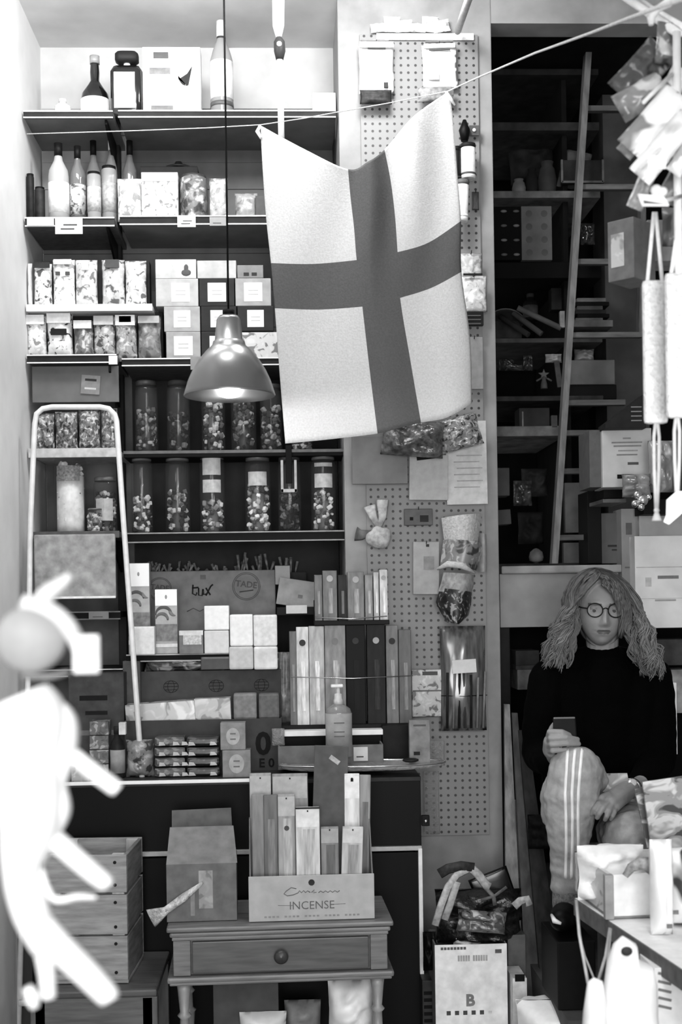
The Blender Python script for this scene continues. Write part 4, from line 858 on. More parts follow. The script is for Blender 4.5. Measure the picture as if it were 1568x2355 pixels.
l=bpy.data.lights.new('lamp_light','POINT'); l.energy=11; l.shadow_soft_size=.03; lo=bpy.data.objects.new('lamp_light',l); COL.objects.link(lo); lo.parent=o; lo.location=(0,0,-.004)
# ---------------- flag ----------------
Yf=-.62
CX=[ # columns: left, midleft, stripeL, mid, stripeR, midright, right  ; rows: top, mid, stripe top, stripe bottom, mid, bottom
 [(600,289),(700,343),(800,389),(845,372),(884,344),(950,268),(1030,211)],
 [(603,365),(705,410),(806,455),(856,440),(898,415),(962,350),(1040,258)],
 [(612,500),(712,510),(814,525),(862,512),(908,495),(975,455),(1052,405)],
 [(623,605),(720,607),(820,598),(866,590),(914,580),(985,558),(1060,508)],
 [(632,709),(732,712),(833,705),(876,696),(920,685),(992,662),(1061,625)],
 [(644,870),(744,868),(850,852),(895,840),(943,826),(1016,800),(1081,780)],
 [(656,1020),(760,1010),(868,997),(915,985),(968,972),(1028,960),(1085,928)]]
def cr1(p,t):
    n=len(p)-1; i=min(int(t),n-1); f=t-i
    P0,P1,P2,P3=p[max(i-1,0)],p[i],p[i+1],p[min(i+2,n)]
    return tuple(.5*((2*P1[k])+(-P0[k]+P2[k])*f+(2*P0[k]-5*P1[k]+4*P2[k]-P3[k])*f*f+(-P0[k]+3*P1[k]-3*P2[k]+P3[k])*f**3) for k in range(2))
bm=nb(); NN=8; g=[]
for j in range(6*NN+1):
    row=[]; v=j/NN
    for i in range(6*NN+1):
        u=i/NN
        col_=[cr1([CX[r_][c_] for r_ in range(7)],v) for c_ in range(7)]
        px,py=cr1(col_,u)
        yo=.03*math.sin(u*1.5+.4)*(1-v/9)+.016*math.sin(u*3.3+v*.9)*max(0,1-v/5)+.012*math.sin((u-5.2)*5+v*.4)*(u>3)*max(0,1-v/4)*(u-3)/3-.02*(v/6)
        yo+=.035*max(0,(u-5))**2
        row.append(bm.verts.new(X(px,py,Yf+yo)))
    g.append(row)
for j in range(6*NN):
    for i in range(6*NN):
        f=bm.faces.new((g[j][i],g[j+1][i],g[j+1][i+1],g[j][i+1])); f.smooth=True
        if 2*NN<=i<4*NN or 3*NN<=j<4*NN: f.material_index=1
me_=[]
for v in (194,92):
    m=M(v,.9,.05,(90,90,90),spec=.1,bump=.15); me_.append(m)
o=mk('cross_flag',bm,me_); sm=o.modifiers.new('thick','SOLIDIFY'); sm.thickness=.0015
tag(o,'white flag with a dark cross, hung by two corners from the string','flag')
o=E('string_line','pale string strung across the shop above the flag','string',X(784,255,Yf))
s_=lambda x,y,Yy: X(x,y,Yy)-o.location
pts=[X(62,308,-.2)-o.location+Vector((-.0,0,0)),s_(300,301,-.4),s_(480,294,-.5),s_(600,287,-.58),s_(700,272,-.6),s_(770,259,-.6),s_(900,236,-.62),s_(1030,210,-.66),s_(1104,176,-.85),s_(1230,122,-1.2),s_(1360,75,-1.6),s_(1440,44,-1.85),s_(1575,-6,-2.3)]
bm=nb(); tube(bm,pts,[.0016]*7+[.002,.0024,.003,.0034,.004,.005],8); mk('string',bm,M(215,.8,.1,60),o)
bm=nb(); tube(bm,[s_(1026,212,-.67),s_(1036,228,-.69),s_(1046,242,-.69)],[.004,.006,.003],8); mk('knot',bm,M(225,.8,.1),o)
bm=nb(); tube(bm,[s_(598,288,-.6),s_(592,302,-.6),s_(600,318,-.61)],[.004,.007,.004],8); mk('knot',bm,M(225,.8,.1),o)
# ---------------- ceiling rod ----------------
o=E('hanging_rod','white rod with a dark swivel joint hanging from the ceiling','rod',X(642,100,-.3))
s_=lambda x,y,Yy=-.3: X(x,y,Yy)-o.location
bm=nb(); tube(bm,[s_(647,318),s_(643,130)],.0105,12); mk('lower_rod',bm,M(245,.3,.03),o)
bm=nb(); tube(bm,[s_(643,138),s_(643,118),s_(642,96),s_(641,84)],[.012,.019,.018,.008],12); mk('swivel_joint',bm,M(60,.35),o)
bm=nb(); ball(bm,s_(642,106)+Vector((0,-.018,0)),.009,(1,.5,1)); mk('bolt_head',bm,M(225,.2),o)
bm=nb(); tube(bm,[s_(641,88),s_(640,60),s_(640,-60)],[.009,.019,.022],12); mk('upper_rod',bm,M(235,.3,.03),o)
# ceiling batten running to the pegboard
o=E('ceiling_batten','pale cord pole running down to the top of the pegboard','pole',X(1052,72,-.12))
bm=nb(); tube(bm,[Vector((0,0,0)),X(1075,5,-.5)-o.location,X(1100,-70,-.8)-o.location],.012,10); mk('pole',bm,M(205,.5,.08),o)
# ---------------- alcove shelves ----------------
Ya=.42
ad=lambda v,n=.3: M(v,.8,n,8)
ax0=XX(1128,700,Ya)-.03; ax1=XX(1296,700,Ya)
def ashelf(label,py0,py1,v,x1=None,Y=Ya,x0=None,d=.6):
    z0,z1=Z(1210,py0,Y),Z(1210,py1,Y); xa=ax0 if x0 is None else x0; xb=ax1 if x1 is None else x1
    bm=nb(); box(bm,(0,d/2,-(z0-z1)/2),(xb-xa,d,z0-z1),.002); o=mk('storage_shelf',bm,ad(v),None,((xa+xb)/2,Y,z0)); tag(o,label,'shelf'); return z0
xw=XX(1384,700,Ya)
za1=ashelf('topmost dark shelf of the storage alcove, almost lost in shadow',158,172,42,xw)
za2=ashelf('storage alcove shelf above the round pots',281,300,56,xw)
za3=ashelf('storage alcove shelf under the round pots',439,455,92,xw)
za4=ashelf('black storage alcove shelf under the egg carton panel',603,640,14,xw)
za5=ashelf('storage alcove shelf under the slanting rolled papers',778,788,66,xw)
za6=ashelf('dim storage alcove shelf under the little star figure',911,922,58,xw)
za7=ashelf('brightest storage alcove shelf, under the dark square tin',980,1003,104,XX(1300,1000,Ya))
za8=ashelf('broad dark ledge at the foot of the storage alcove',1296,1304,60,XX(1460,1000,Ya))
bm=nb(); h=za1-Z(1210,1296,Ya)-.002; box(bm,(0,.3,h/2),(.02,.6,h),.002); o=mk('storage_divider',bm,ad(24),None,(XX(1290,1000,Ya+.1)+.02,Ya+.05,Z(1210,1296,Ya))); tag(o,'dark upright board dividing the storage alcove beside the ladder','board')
# goods in alcove
def AB(*a,**k): return B(*a,**k)
za=lambda z: z+.0005
def apot(label,x0,x1,yt,v,z,yb):
    p,w,h=place(x0,yt,x1,yb,Ya+.05,z); bm=nb(); r=w/2; lathe(bm,[(r*.6,0),(r*.95,h*.2),(r,h*.5),(r*.8,h*.8),(r*.6,h*.88),(r*.7,h)],n=24); o=mk('pot',bm,ad(v,.2),None,(p.x,Ya+.05+r,z)); tag(o,label,'pot')
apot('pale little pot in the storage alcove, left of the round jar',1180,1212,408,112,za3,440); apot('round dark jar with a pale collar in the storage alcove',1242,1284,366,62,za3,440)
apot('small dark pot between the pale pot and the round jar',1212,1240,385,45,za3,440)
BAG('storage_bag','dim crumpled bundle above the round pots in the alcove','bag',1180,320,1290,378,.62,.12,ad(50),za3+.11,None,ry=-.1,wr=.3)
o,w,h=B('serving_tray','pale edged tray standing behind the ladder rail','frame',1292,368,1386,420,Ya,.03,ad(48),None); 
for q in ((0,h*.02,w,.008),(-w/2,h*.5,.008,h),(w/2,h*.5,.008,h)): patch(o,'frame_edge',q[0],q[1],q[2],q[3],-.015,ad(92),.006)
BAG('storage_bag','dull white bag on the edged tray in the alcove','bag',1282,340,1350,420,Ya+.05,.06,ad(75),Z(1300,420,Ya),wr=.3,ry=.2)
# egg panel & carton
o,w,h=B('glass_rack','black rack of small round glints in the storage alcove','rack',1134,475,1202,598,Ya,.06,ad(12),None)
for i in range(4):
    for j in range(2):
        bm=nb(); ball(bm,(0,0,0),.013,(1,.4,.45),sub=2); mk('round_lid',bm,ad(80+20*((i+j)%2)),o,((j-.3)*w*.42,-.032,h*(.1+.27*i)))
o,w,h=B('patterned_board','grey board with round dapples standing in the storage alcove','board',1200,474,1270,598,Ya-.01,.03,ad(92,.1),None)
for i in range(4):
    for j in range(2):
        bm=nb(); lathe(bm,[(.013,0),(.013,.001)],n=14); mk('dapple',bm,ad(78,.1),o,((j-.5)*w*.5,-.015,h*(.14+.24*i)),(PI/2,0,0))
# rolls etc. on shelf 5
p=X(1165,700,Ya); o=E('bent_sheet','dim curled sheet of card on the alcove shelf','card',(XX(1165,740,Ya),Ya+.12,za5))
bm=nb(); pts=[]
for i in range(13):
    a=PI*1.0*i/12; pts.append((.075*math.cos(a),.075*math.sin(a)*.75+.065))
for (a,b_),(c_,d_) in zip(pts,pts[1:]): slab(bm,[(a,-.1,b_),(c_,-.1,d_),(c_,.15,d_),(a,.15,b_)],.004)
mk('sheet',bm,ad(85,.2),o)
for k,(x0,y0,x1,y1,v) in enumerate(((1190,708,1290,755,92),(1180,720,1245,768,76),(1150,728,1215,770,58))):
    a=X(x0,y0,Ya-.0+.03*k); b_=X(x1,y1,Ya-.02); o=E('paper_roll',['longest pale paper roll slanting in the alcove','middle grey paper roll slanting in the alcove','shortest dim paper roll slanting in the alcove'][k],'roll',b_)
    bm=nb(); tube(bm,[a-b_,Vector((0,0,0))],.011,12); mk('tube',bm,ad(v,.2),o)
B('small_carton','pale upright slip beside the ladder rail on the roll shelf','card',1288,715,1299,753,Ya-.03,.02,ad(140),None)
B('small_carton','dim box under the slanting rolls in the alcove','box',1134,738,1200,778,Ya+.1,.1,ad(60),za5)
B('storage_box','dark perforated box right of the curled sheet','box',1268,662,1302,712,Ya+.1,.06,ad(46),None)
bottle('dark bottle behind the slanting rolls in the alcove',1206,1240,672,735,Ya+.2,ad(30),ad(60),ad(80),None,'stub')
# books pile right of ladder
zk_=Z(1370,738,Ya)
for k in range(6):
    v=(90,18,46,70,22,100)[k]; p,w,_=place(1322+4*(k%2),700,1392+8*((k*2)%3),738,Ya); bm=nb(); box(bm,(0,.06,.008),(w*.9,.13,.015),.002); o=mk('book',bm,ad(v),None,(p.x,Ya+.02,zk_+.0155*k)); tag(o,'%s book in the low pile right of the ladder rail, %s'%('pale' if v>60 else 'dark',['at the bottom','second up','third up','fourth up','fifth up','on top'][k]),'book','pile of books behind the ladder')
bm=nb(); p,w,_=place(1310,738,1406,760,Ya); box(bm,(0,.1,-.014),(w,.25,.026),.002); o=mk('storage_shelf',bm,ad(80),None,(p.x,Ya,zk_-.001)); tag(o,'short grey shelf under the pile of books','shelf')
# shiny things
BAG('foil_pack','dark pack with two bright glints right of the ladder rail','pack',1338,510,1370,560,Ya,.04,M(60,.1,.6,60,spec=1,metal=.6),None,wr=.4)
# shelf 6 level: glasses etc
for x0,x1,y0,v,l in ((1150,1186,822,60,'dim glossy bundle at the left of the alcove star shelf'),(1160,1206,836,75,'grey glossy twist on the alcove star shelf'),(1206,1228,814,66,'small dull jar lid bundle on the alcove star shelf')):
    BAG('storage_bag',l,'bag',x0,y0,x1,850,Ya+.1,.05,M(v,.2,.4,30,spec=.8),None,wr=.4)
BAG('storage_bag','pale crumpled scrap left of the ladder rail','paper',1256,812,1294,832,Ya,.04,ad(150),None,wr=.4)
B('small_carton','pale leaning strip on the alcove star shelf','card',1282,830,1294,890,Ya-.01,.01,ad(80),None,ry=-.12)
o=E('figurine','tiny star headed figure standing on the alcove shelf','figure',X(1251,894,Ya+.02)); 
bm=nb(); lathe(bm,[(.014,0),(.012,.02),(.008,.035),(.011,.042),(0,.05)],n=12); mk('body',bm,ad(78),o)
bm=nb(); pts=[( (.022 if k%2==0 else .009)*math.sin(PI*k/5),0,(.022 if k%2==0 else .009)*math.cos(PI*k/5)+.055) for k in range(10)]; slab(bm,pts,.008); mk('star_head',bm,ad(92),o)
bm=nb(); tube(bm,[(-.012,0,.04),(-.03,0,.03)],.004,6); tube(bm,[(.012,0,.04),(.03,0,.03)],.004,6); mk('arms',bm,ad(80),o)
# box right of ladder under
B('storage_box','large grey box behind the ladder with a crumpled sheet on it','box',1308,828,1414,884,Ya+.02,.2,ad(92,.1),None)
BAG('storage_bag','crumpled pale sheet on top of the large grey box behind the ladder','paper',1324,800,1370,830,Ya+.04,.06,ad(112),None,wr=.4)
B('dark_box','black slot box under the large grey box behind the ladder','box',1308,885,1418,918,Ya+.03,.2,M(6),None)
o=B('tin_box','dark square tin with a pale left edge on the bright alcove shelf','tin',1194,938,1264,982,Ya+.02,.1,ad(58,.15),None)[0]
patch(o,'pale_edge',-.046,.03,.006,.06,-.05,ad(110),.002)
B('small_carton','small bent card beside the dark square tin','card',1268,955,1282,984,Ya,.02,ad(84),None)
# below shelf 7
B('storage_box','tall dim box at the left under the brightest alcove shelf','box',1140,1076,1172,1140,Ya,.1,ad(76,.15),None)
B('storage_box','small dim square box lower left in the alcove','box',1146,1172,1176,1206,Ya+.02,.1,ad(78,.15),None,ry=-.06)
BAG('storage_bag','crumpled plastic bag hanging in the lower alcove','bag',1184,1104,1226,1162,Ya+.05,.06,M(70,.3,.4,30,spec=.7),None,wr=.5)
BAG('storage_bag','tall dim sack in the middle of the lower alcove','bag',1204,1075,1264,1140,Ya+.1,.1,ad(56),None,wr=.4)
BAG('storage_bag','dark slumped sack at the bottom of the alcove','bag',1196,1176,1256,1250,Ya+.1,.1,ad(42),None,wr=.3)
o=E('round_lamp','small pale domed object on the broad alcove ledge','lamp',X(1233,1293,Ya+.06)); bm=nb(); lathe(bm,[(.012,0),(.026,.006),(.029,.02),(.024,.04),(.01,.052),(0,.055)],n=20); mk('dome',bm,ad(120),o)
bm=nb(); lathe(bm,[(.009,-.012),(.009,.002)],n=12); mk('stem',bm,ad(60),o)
B('panel_tile','pale upright panel seen between the ladder rungs','panel',1300,1110,1352,1225,Ya+.02,.03,ad(98,.12),None)
B('panel_tile','lower pale panel seen under the last ladder rung','panel',1296,1248,1352,1298,Ya+.02,.03,ad(100,.12),None)
# ---------------- wooden ladder in alcove ----------------
o=E('wooden_ladder','slim pale wooden ladder leaning in the storage alcove','ladder',X(1275,1296,.2))
lp=lambda x,y,Yy: X(x,y,Yy)-o.location
def lrail(y): t=(y-58)/(1296-58); return 1358+(1276-1358)*t, .34-.2*t
def bar(bm,a,b_,w_,d_):
    slab(bm,[a+Vector((-w_/2,0,0)),a+Vector((w_/2,0,0)),b_+Vector((w_/2,0,0)),b_+Vector((-w_/2,0,0))],d_,ax=(0,1,0))
wv_=WOOD(108,(30,30,5),20,.6,.2)
xa_,ya_=lrail(58); xb_,yb_=lrail(1296); bm=nb(); bar(bm,lp(xa_,58,ya_),lp(xb_,1296,yb_),.023,.045); mk('side_rail',bm,wv_,o)
bm=nb(); bar(bm,lp(1482,200,.33),lp(1476,770,.25),.02,.045); mk('side_rail',bm,WOOD(84,(30,30,5),21,.6,.2),o)
for y,xe,v in ((68,1500,78),(247,1478,80),(428,1478,92),(600,1478,88),(769,1478,90),(925,1440,80),(995,1380,88),(1083,1352,78),(1236,1352,70)):
    x_,yy=lrail(y); a=lp(x_-6,y,yy+.01); b_=lp(xe,y,yy+.01); bm=nb(); box(bm,((a.x+b_.x)/2,a.y+.02,(a.z+b_.z)/2),(b_.x-a.x,.03,.021),.003); mk('rung',bm,WOOD(v,(5,30,30),22,.6,.2),o)
# ---------------- niche under the ledge ----------------
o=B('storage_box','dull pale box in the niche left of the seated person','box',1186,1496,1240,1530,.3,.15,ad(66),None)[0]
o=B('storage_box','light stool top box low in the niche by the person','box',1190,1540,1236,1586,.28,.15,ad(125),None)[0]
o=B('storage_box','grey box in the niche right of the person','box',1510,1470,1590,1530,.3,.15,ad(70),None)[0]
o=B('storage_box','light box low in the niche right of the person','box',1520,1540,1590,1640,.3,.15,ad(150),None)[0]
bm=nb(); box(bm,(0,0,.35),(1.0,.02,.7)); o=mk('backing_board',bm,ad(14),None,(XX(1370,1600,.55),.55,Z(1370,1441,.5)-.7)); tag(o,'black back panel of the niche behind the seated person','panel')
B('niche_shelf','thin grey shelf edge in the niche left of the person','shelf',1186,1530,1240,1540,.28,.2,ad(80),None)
# leaning planks
for k,(x0,x1,xt0,xt1,yt,v,l) in enumerate(((1165,1208,1160,1172,1620,120,'pale wooden plank leaning between the pillar and the person'),(1212,1246,1178,1190,1640,70,'middle dark plank leaning beside the person'),(1250,1302,1192,1212,1680,52,'darkest plank leaning nearest the person'))):
    Yb,Yt_=-.42-.06*k,-.12-.03*k
    pts=[X(x0,2330,Yb),X(x1,2330,Yb),X(xt1,yt,Yt_),X(xt0,yt,Yt_)]
    c=(pts[0]+pts[1])/2; bm=nb(); slab(bm,[q-c for q in pts],.02,ax=(0,1,0)); o=mk('plank',bm,WOOD(v,(20,20,4),30+k,.6,.3),None,c); tag(o,l,'plank')
B('folded_poster','grey folded sheet beside the pillar base, behind the tools','sheet',1163,1840,1206,2020,-.1,.01,M(125,.7,.15),None)
# ---------------- box and bag of tools at the pillar foot ----------------
Yx=-.55
o,w,h,d=carton('white printed open box with a dark letter and six small squares','x' and 1004,2172,1170,2480,Yx,.2,238,None,seed=9)
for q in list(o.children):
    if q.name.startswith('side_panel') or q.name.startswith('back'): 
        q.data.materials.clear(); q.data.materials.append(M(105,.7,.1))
for k in range(6): patch(o,'square_mark' if k<5 else 'ring_mark',-w*.32+w*.115*k,h-(2327-2172)/730,.013 if k<5 else .011,.013 if k<5 else .008,-d/2,M(70 if k<5 else 200),.001)
text(o,'B',.05,(w*-.02,-d/2-.001,h-(2300-2172)/730),M(120),'letter_mark',bold=.002)
bm=nb()
for k in range(12):
    if k!=5: box(bm,(-w*.17+w*.035*k,0,0),(w*.026,.001,.018))
mk('faded_print',bm,M(165),o,(0,-d/2-.001,h-(2203-2172)/730))
bm=nb()
for k in range(8): box(bm,(-w*.4+w*.045*k,0,0),(w*.035,.001,.008))
mk('small_print',bm,M(90),o,(0,-d/2-.001,h-(2180-2172)/730))
patch(o,'corner_print',w*.38,h-.023,w*.09,.012,-d/2,M(90),.001)
BAG('tissue','crumpled white tissue in the white printed box','tissue',1045,2150,1112,2190,-.5,.08,M(250),None,wr=.4)
o=B('display_carton','pale box with a black square behind the white printed box','box',1182,2250,1215,2480,-.6,.14,M(205),None)[0]
patch(o,'black_print',0,.31,.03,.022,-.07,M(15),.001)
B('display_carton','tall grey box side right of the white printed box','box',1172,2150,1213,2480,-.45,.14,M(96,.7,.1),None)
BAG('tool_bag','black shiny refuse bag slumped over the boxes at the pillar foot','bag',1010,2060,1212,2185,-.5,.2,M(30,.3,.6,20,spec=.8,bump=.6),None,wr=.5)
BAG('tool_bag','dark upright sheet of plastic rising to a point by the planks','bag',1120,2000,1214,2130,-.38,.02,M(24,.3,.3,20,spec=.7),None,wr=.1,ry=-.35)
BAG('plastic_bag','pale crinkled wrapping lying on the black refuse bag','bag',1052,2100,1165,2150,-.62,.06,PR(95,45,180,26,160,.25),None,wr=.5,ry=.1)
def strap(label,pts,r,v,Yy=-.6,flat=.35,name='strap'):
    c=X(*pts[0],Yy); oo=E(name,label,'strap',c); bm=nb(); tube(bm,[X(x,y,Yy-.0)-c for x,y in pts],r,8,flat=flat); mk('band',bm,M(v,.5,.2,40),oo)
strap('long pale strap arching down to the left at the pillar foot',[(1000,2128),(1015,2080),(1030,2040),(1050,2012),(1078,1998)],.012,175)
strap('second pale strap hanging just right of the long one',[(1022,2115),(1035,2080),(1046,2045),(1052,2028)],.012,165)
strap('short pale strap running down to the right at the pillar foot',[(1078,1992),(1098,2010),(1118,2036),(1126,2040)],.014,160)
strap('grey branching cord on the black bag',[(1105,2070),(1135,2062),(1165,2040)],.005,90)
strap('grey forked cord crossing the branching cord',[(1115,2040),(1135,2062),(1138,2082)],.007,100)
strap('pale curved handle over the edge of the printed box',[(1182,2085),(1196,2072),(1212,2068),(1217,2082)],.013,165)
strap('grey curled cloth edge on top of the pillar foot heap',[(1010,2010),(1030,1998),(1060,1992),(1090,1996)],.016,60)
o,w,h=B('plastic_crate','dark ventilated plastic crate at the white counter edge','crate',974,2255,1006,2480,-.45,.2,M(60,.5),None)
for k in range(9): patch(o,'slot',0,h-.04-.022*k,w*.8,.011,-.1,M(14),.001)
BAG('tool_bag','dark glove-like bundle between the counter edge and the straps','bag',976,2150,1006,2240,-.5,.08,M(22,.5),None,wr=.4)
# ---------------- right foreground : table, crate ----------------
zt3=Z(1450,2170,-1.63)
zT=1.6-.776
o=E('display_table','pale topped table with a grey edge at the lower right','table',(.95,-1.7,0))
pts=[X(1322,2066,-1.18),X(1572,2229,-1.86)]
zT=(pts[0].z+pts[1].z)/2; a=pts[0]-o.location; b_=pts[1]-o.location; dr_=(b_-a); dr_.z=0; dr_.normalize()
aa=Vector((a.x,a.y,zT)); bb=aa+dr_*1.0; rr_=Vector((-dr_.y,dr_.x,0)); rr_=rr_ if rr_.x>0 else -rr_
bm=nb(); P4=[aa,bb,bb+rr_*.8,aa+rr_*.8]; slab(bm,P4,.012,ax=(0,0,-1)); mk('tabletop',bm,M(240,.5,.04),o)
bm=nb(); s0=[aa+Vector((0,0,-.001))-rr_*.004,bb+Vector((0,0,-.001))-rr_*.004,bb+Vector((0,0,-.045))-rr_*.004,aa+Vector((0,0,-.045))-rr_*.004]; slab(bm,s0,.02,ax=rr_); mk('apron',bm,M(100,.6,.15),o)
bm=nb(); s0=[aa+Vector((0,0,-.013)),aa+rr_*.8+Vector((0,0,-.013)),aa+rr_*.8+Vector((0,0,-.05)),aa+Vector((0,0,-.05))]; slab(bm,s0,.02,ax=dr_); mk('apron',bm,M(90,.6,.15),o)
for q in (aa+rr_*.06+dr_*.06,bb+rr_*.06-dr_*.06,aa+rr_*.74+dr_*.06,bb+rr_*.74-dr_*.06):
    bm=nb(); box(bm,(q.x,q.y,zT/2-.01),(.035,.035,zT-.02),.003); mk('leg',bm,M(60),o)
o=E('fruit_crate','white painted printed crate lined with paper on the table','crate',(0,0,0))
fl=X(1402,2118,-1.42); fl.z=zT+.001; fl=Vector((fl.x,fl.y,zT+.002)); bl_=X(1321,2040,-1.12); 
dv=Vector((bl_.x-fl.x,bl_.y-fl.y,0)); dn=dv.normalized(); rv=Vector((dn.y,-dn.x,0)); W_=.42; hh=.108; o.location=fl
def wallp(nm,a,b_,t,m,h0=0,h1=None):
    h1=hh if h1 is None else h1; bm=nb(); n=Vector((-(b_-a).y,(b_-a).x,0)).normalized()*t
    slab(bm,[a+Vector((0,0,h0)),b_+Vector((0,0,h0)),b_+Vector((0,0,h1)),a+Vector((0,0,h1))],t,ax=(n/t)); return mk(nm,bm,m,o)
L_=dv.length; D0=Vector((0,0,0)); D1=dn*L_; D2=dn*L_+rv*W_; D3=rv*W_
wallp('end_wall',D1,D0,.01,PR(205,150,225,9,170,.5,(1,1,2)),0)
wallp('front_wall',D0,D3,.01,M(240,.5,.04)); wallp('back_wall',D2,D1,.01,M(205,.6,.08)); wallp('side_wall',D3,D2,.01,M(220,.6,.08))
bm=nb(); box(bm,(0,0,hh/2),(.022,.022,hh*1.01),.002); mk('corner_post',bm,M(150,.6,.1),o,dn*.004-rv*.001)
bm=nb(); slab(bm,[D0,D3,D2,D1],.006,ax=(0,0,1)); mk('base',bm,M(150),o)
BAG('paper_lining','crumpled white paper lining rising from the crate','paper',1345,1958,1500,2040,-1.34,.18,M(248,.6,.05),zT+.012,wr=.5)
bm=nb(); tube(bm,[(-.035,0,-.02),(-.02,0,.0),(0,-.01,.012),(.02,-.01,.01),(.03,-.01,-.01)],[.008,.012,.016,.02,.012],10); o=mk('root_vegetable',bm,M(150,.6,.3,30),None,X(1470,1995,-1.5)); tag(o,'grey knobbly root lying on the paper in the crate','vegetable')
# white towel/bottle over crate at right
o=BAG('paper_bag','bright white wrapped bundle standing at the right of the crate','bag',1508,1938,1560,2125,-1.62,.09,M(250,.5,.03),zT+.002,wr=.15)[0]
for zz,xx in ((.03,.005),(.062,.02)):
    patch(o,'dark_spot',xx,zz,.012,.009,-.045,M(110),.004)
BAG('paper_bag','white bag with dark print cut off by the right edge','bag',1552,1960,1640,2180,-1.55,.12,PR(245,235,70,9,172),zT+.002,wr=.1)
# magazines
for k,(x0,y0,x1,y1,ry,v,l) in enumerate(((1500,1790,1600,1960,-.12,150,'front folded magazine with grey pictures leaning over the crate'),(1490,1800,1590,1950,-.2,110,'second folded magazine behind the front one'))):
    o,w,h=B('magazine',l,'magazine',x0,y0,x1,y1,-1.05+.06*k,.012,PR(v,80,215,16,180+k,.3,(1,1,1.5)),None,ry=ry)
B('magazine','grey magazine lying on the lap behind the watch hand','magazine',1385,1775,1450,1822,-.72,.008,PR(140,80,190,20,183),None,rx=-.6)
# hanging white bags below table
o=E('carrier_bag','overexposed white carrier bag hanging under the table edge','bag',X(1445,2355,-2.0)); q=lambda x,y,Yy=-2.0: X(x,y,Yy)-o.location
def blob(name,outline,Yy,th,m,par,rd=.0):
    """rounded soft body from an outline, inflated in depth"""
    pts=[q(x,y,Yy) for x,y in outline]; cx=sum(p.x for p in pts)/len(pts); cz=sum(p.z for p in pts)/len(pts)
    bm=nb(); prev=None; y0=pts[0].y
    for s_ in (-1,1):
        rings=[]
        for k in range(6):
            t=k/5; sc=math.cos(t*PI/2); dy=s_*th/2*math.sin(t*PI/2)
            rings.append([bm.verts.new((cx+(p.x-cx)*sc if k<5 else cx+(p.x-cx)*.02,y0+dy,cz+(p.z-cz)*max(sc,.02))) for p in pts])
        for a,b_ in zip(rings,rings[1:]):
            for i in range(len(pts)): f=bm.faces.new((a[i],a[(i+1)%len(pts)],b_[(i+1)%len(pts)],b_[i])); f.smooth=True
        bm.faces.new(rings[-1])
    bmesh.ops.remove_doubles(bm,verts=bm.verts,dist=.0003)
    return mk(name,bm,m,par)
blob('bag_body',[(1372,2410),(1360,2355),(1385,2300),(1398,2210),(1412,2170),(1432,2152),(1462,2170),(1466,2205),(1500,2220),(1510,2260),(1512,2340),(1520,2420)],-2.0,.1,M(250,.5,.03),o)
blob('bag_side',[(1335,2420),(1342,2330),(1352,2258),(1366,2248),(1385,2256),(1392,2300),(1400,2420)],-2.03,.06,M(245,.5,.03),o)
bm=nb(); ball(bm,q(1441,2188,-2.05),.012,(1,.4,.8)); mk('dark_opening',bm,M(60),o)
for pts in ([(1325,2070),(1332,2150),(1352,2262)],[(1330,2140),(1345,2200),(1366,2252)],[(1402,2135),(1392,2200),(1372,2268)],[(1404,2135),(1398,2210),(1390,2280)]):
    bm=nb(); tube(bm,[q(x,y,-1.75-.08*i) for i,(x,y) in enumerate(pts)],.0035,6,flat=.4); mk('handle_string',bm,M(185,.5,.1),o)
o=B('display_carton','pale carton with dark wavy ribs under the table at the right edge','box',1508,2225,1600,2480,-1.75,.12,M(235,.5,.05),None)[0]
for k in range(5): patch(o,'wavy_rib',-.022,.23-.018*k,.03,.006,-.06,M(120),.001,ry=.25)
BAG('floor_heap','bright white crumpled bags heaped at the bottom beside the planks','bag',1210,2335,1400,2480,-.9,.3,M(250,.6,.05),None,wr=.3)
BAG('floor_heap','grey crinkled clear bag under the table behind the strings','bag',1300,2190,1350,2300,-.8,.1,M(85,.25,.5,20,spec=.8,bump=.5),None,wr=.4)
# ---------------- right foreground : hanging rack ----------------
Yr=-2.0
o=E('hanging_rack','white metal hanging rack at the upper right corner','rack',X(1556,100,Yr)); q=lambda x,y,Yy=Yr: X(x,y,Yy)-o.location
wm=M(240,.35,.04)
bm=nb(); tube(bm,[q(1415,-22,Yr+.35),q(1480,22,Yr+.2),q(1560,78,Yr)],.009,10); mk('slanted_bar',bm,wm,o)
bm=nb(); tube(bm,[q(1440,-22,Yr+.35),q(1500,20,Yr+.2),q(1572,62,Yr)],.006,10); mk('slanted_bar',bm,wm,o)
bm=nb(); tube(bm,[q(1556,74),q(1558,400),q(1562,760)],.0085,10); mk('upright_tube',bm,wm,o)
bm=nb(); tube(bm,[q(1497,58,Yr),q(1496,40),q(1510,22),q(1535,8),q(1548,-12)],[.005,.009,.007,.01,.01],8); mk('tied_cloth_strip',bm,wm,o)
for (x0,y0,x1,y1) in ((1545,170,1480,235),(1570,290,1470,390),(1570,450,1500,470)):
    bm=nb(); tube(bm,[q(x0,y0),q(x1,y1,Yr-.12)],.004,8); mk('peg_arm',bm,wm,o)
def PK(l,cx,cy,L,W,ry,m,dy=0):
    Y_=-2.0+dy; c=X(cx,cy,Y_); k=S(Y_); L/=k; W/=k; bm=nb(); pillow(bm,W,L,.03,.35,seed=R.random()*9)
    bmesh.ops.translate(bm,vec=(0,0,-L/2),verts=bm.verts)
    o=mk('snack_pack',bm,m,None,c,(0,ry,0)); tag(o,l,'pack','packs on the hanging rack'); return o
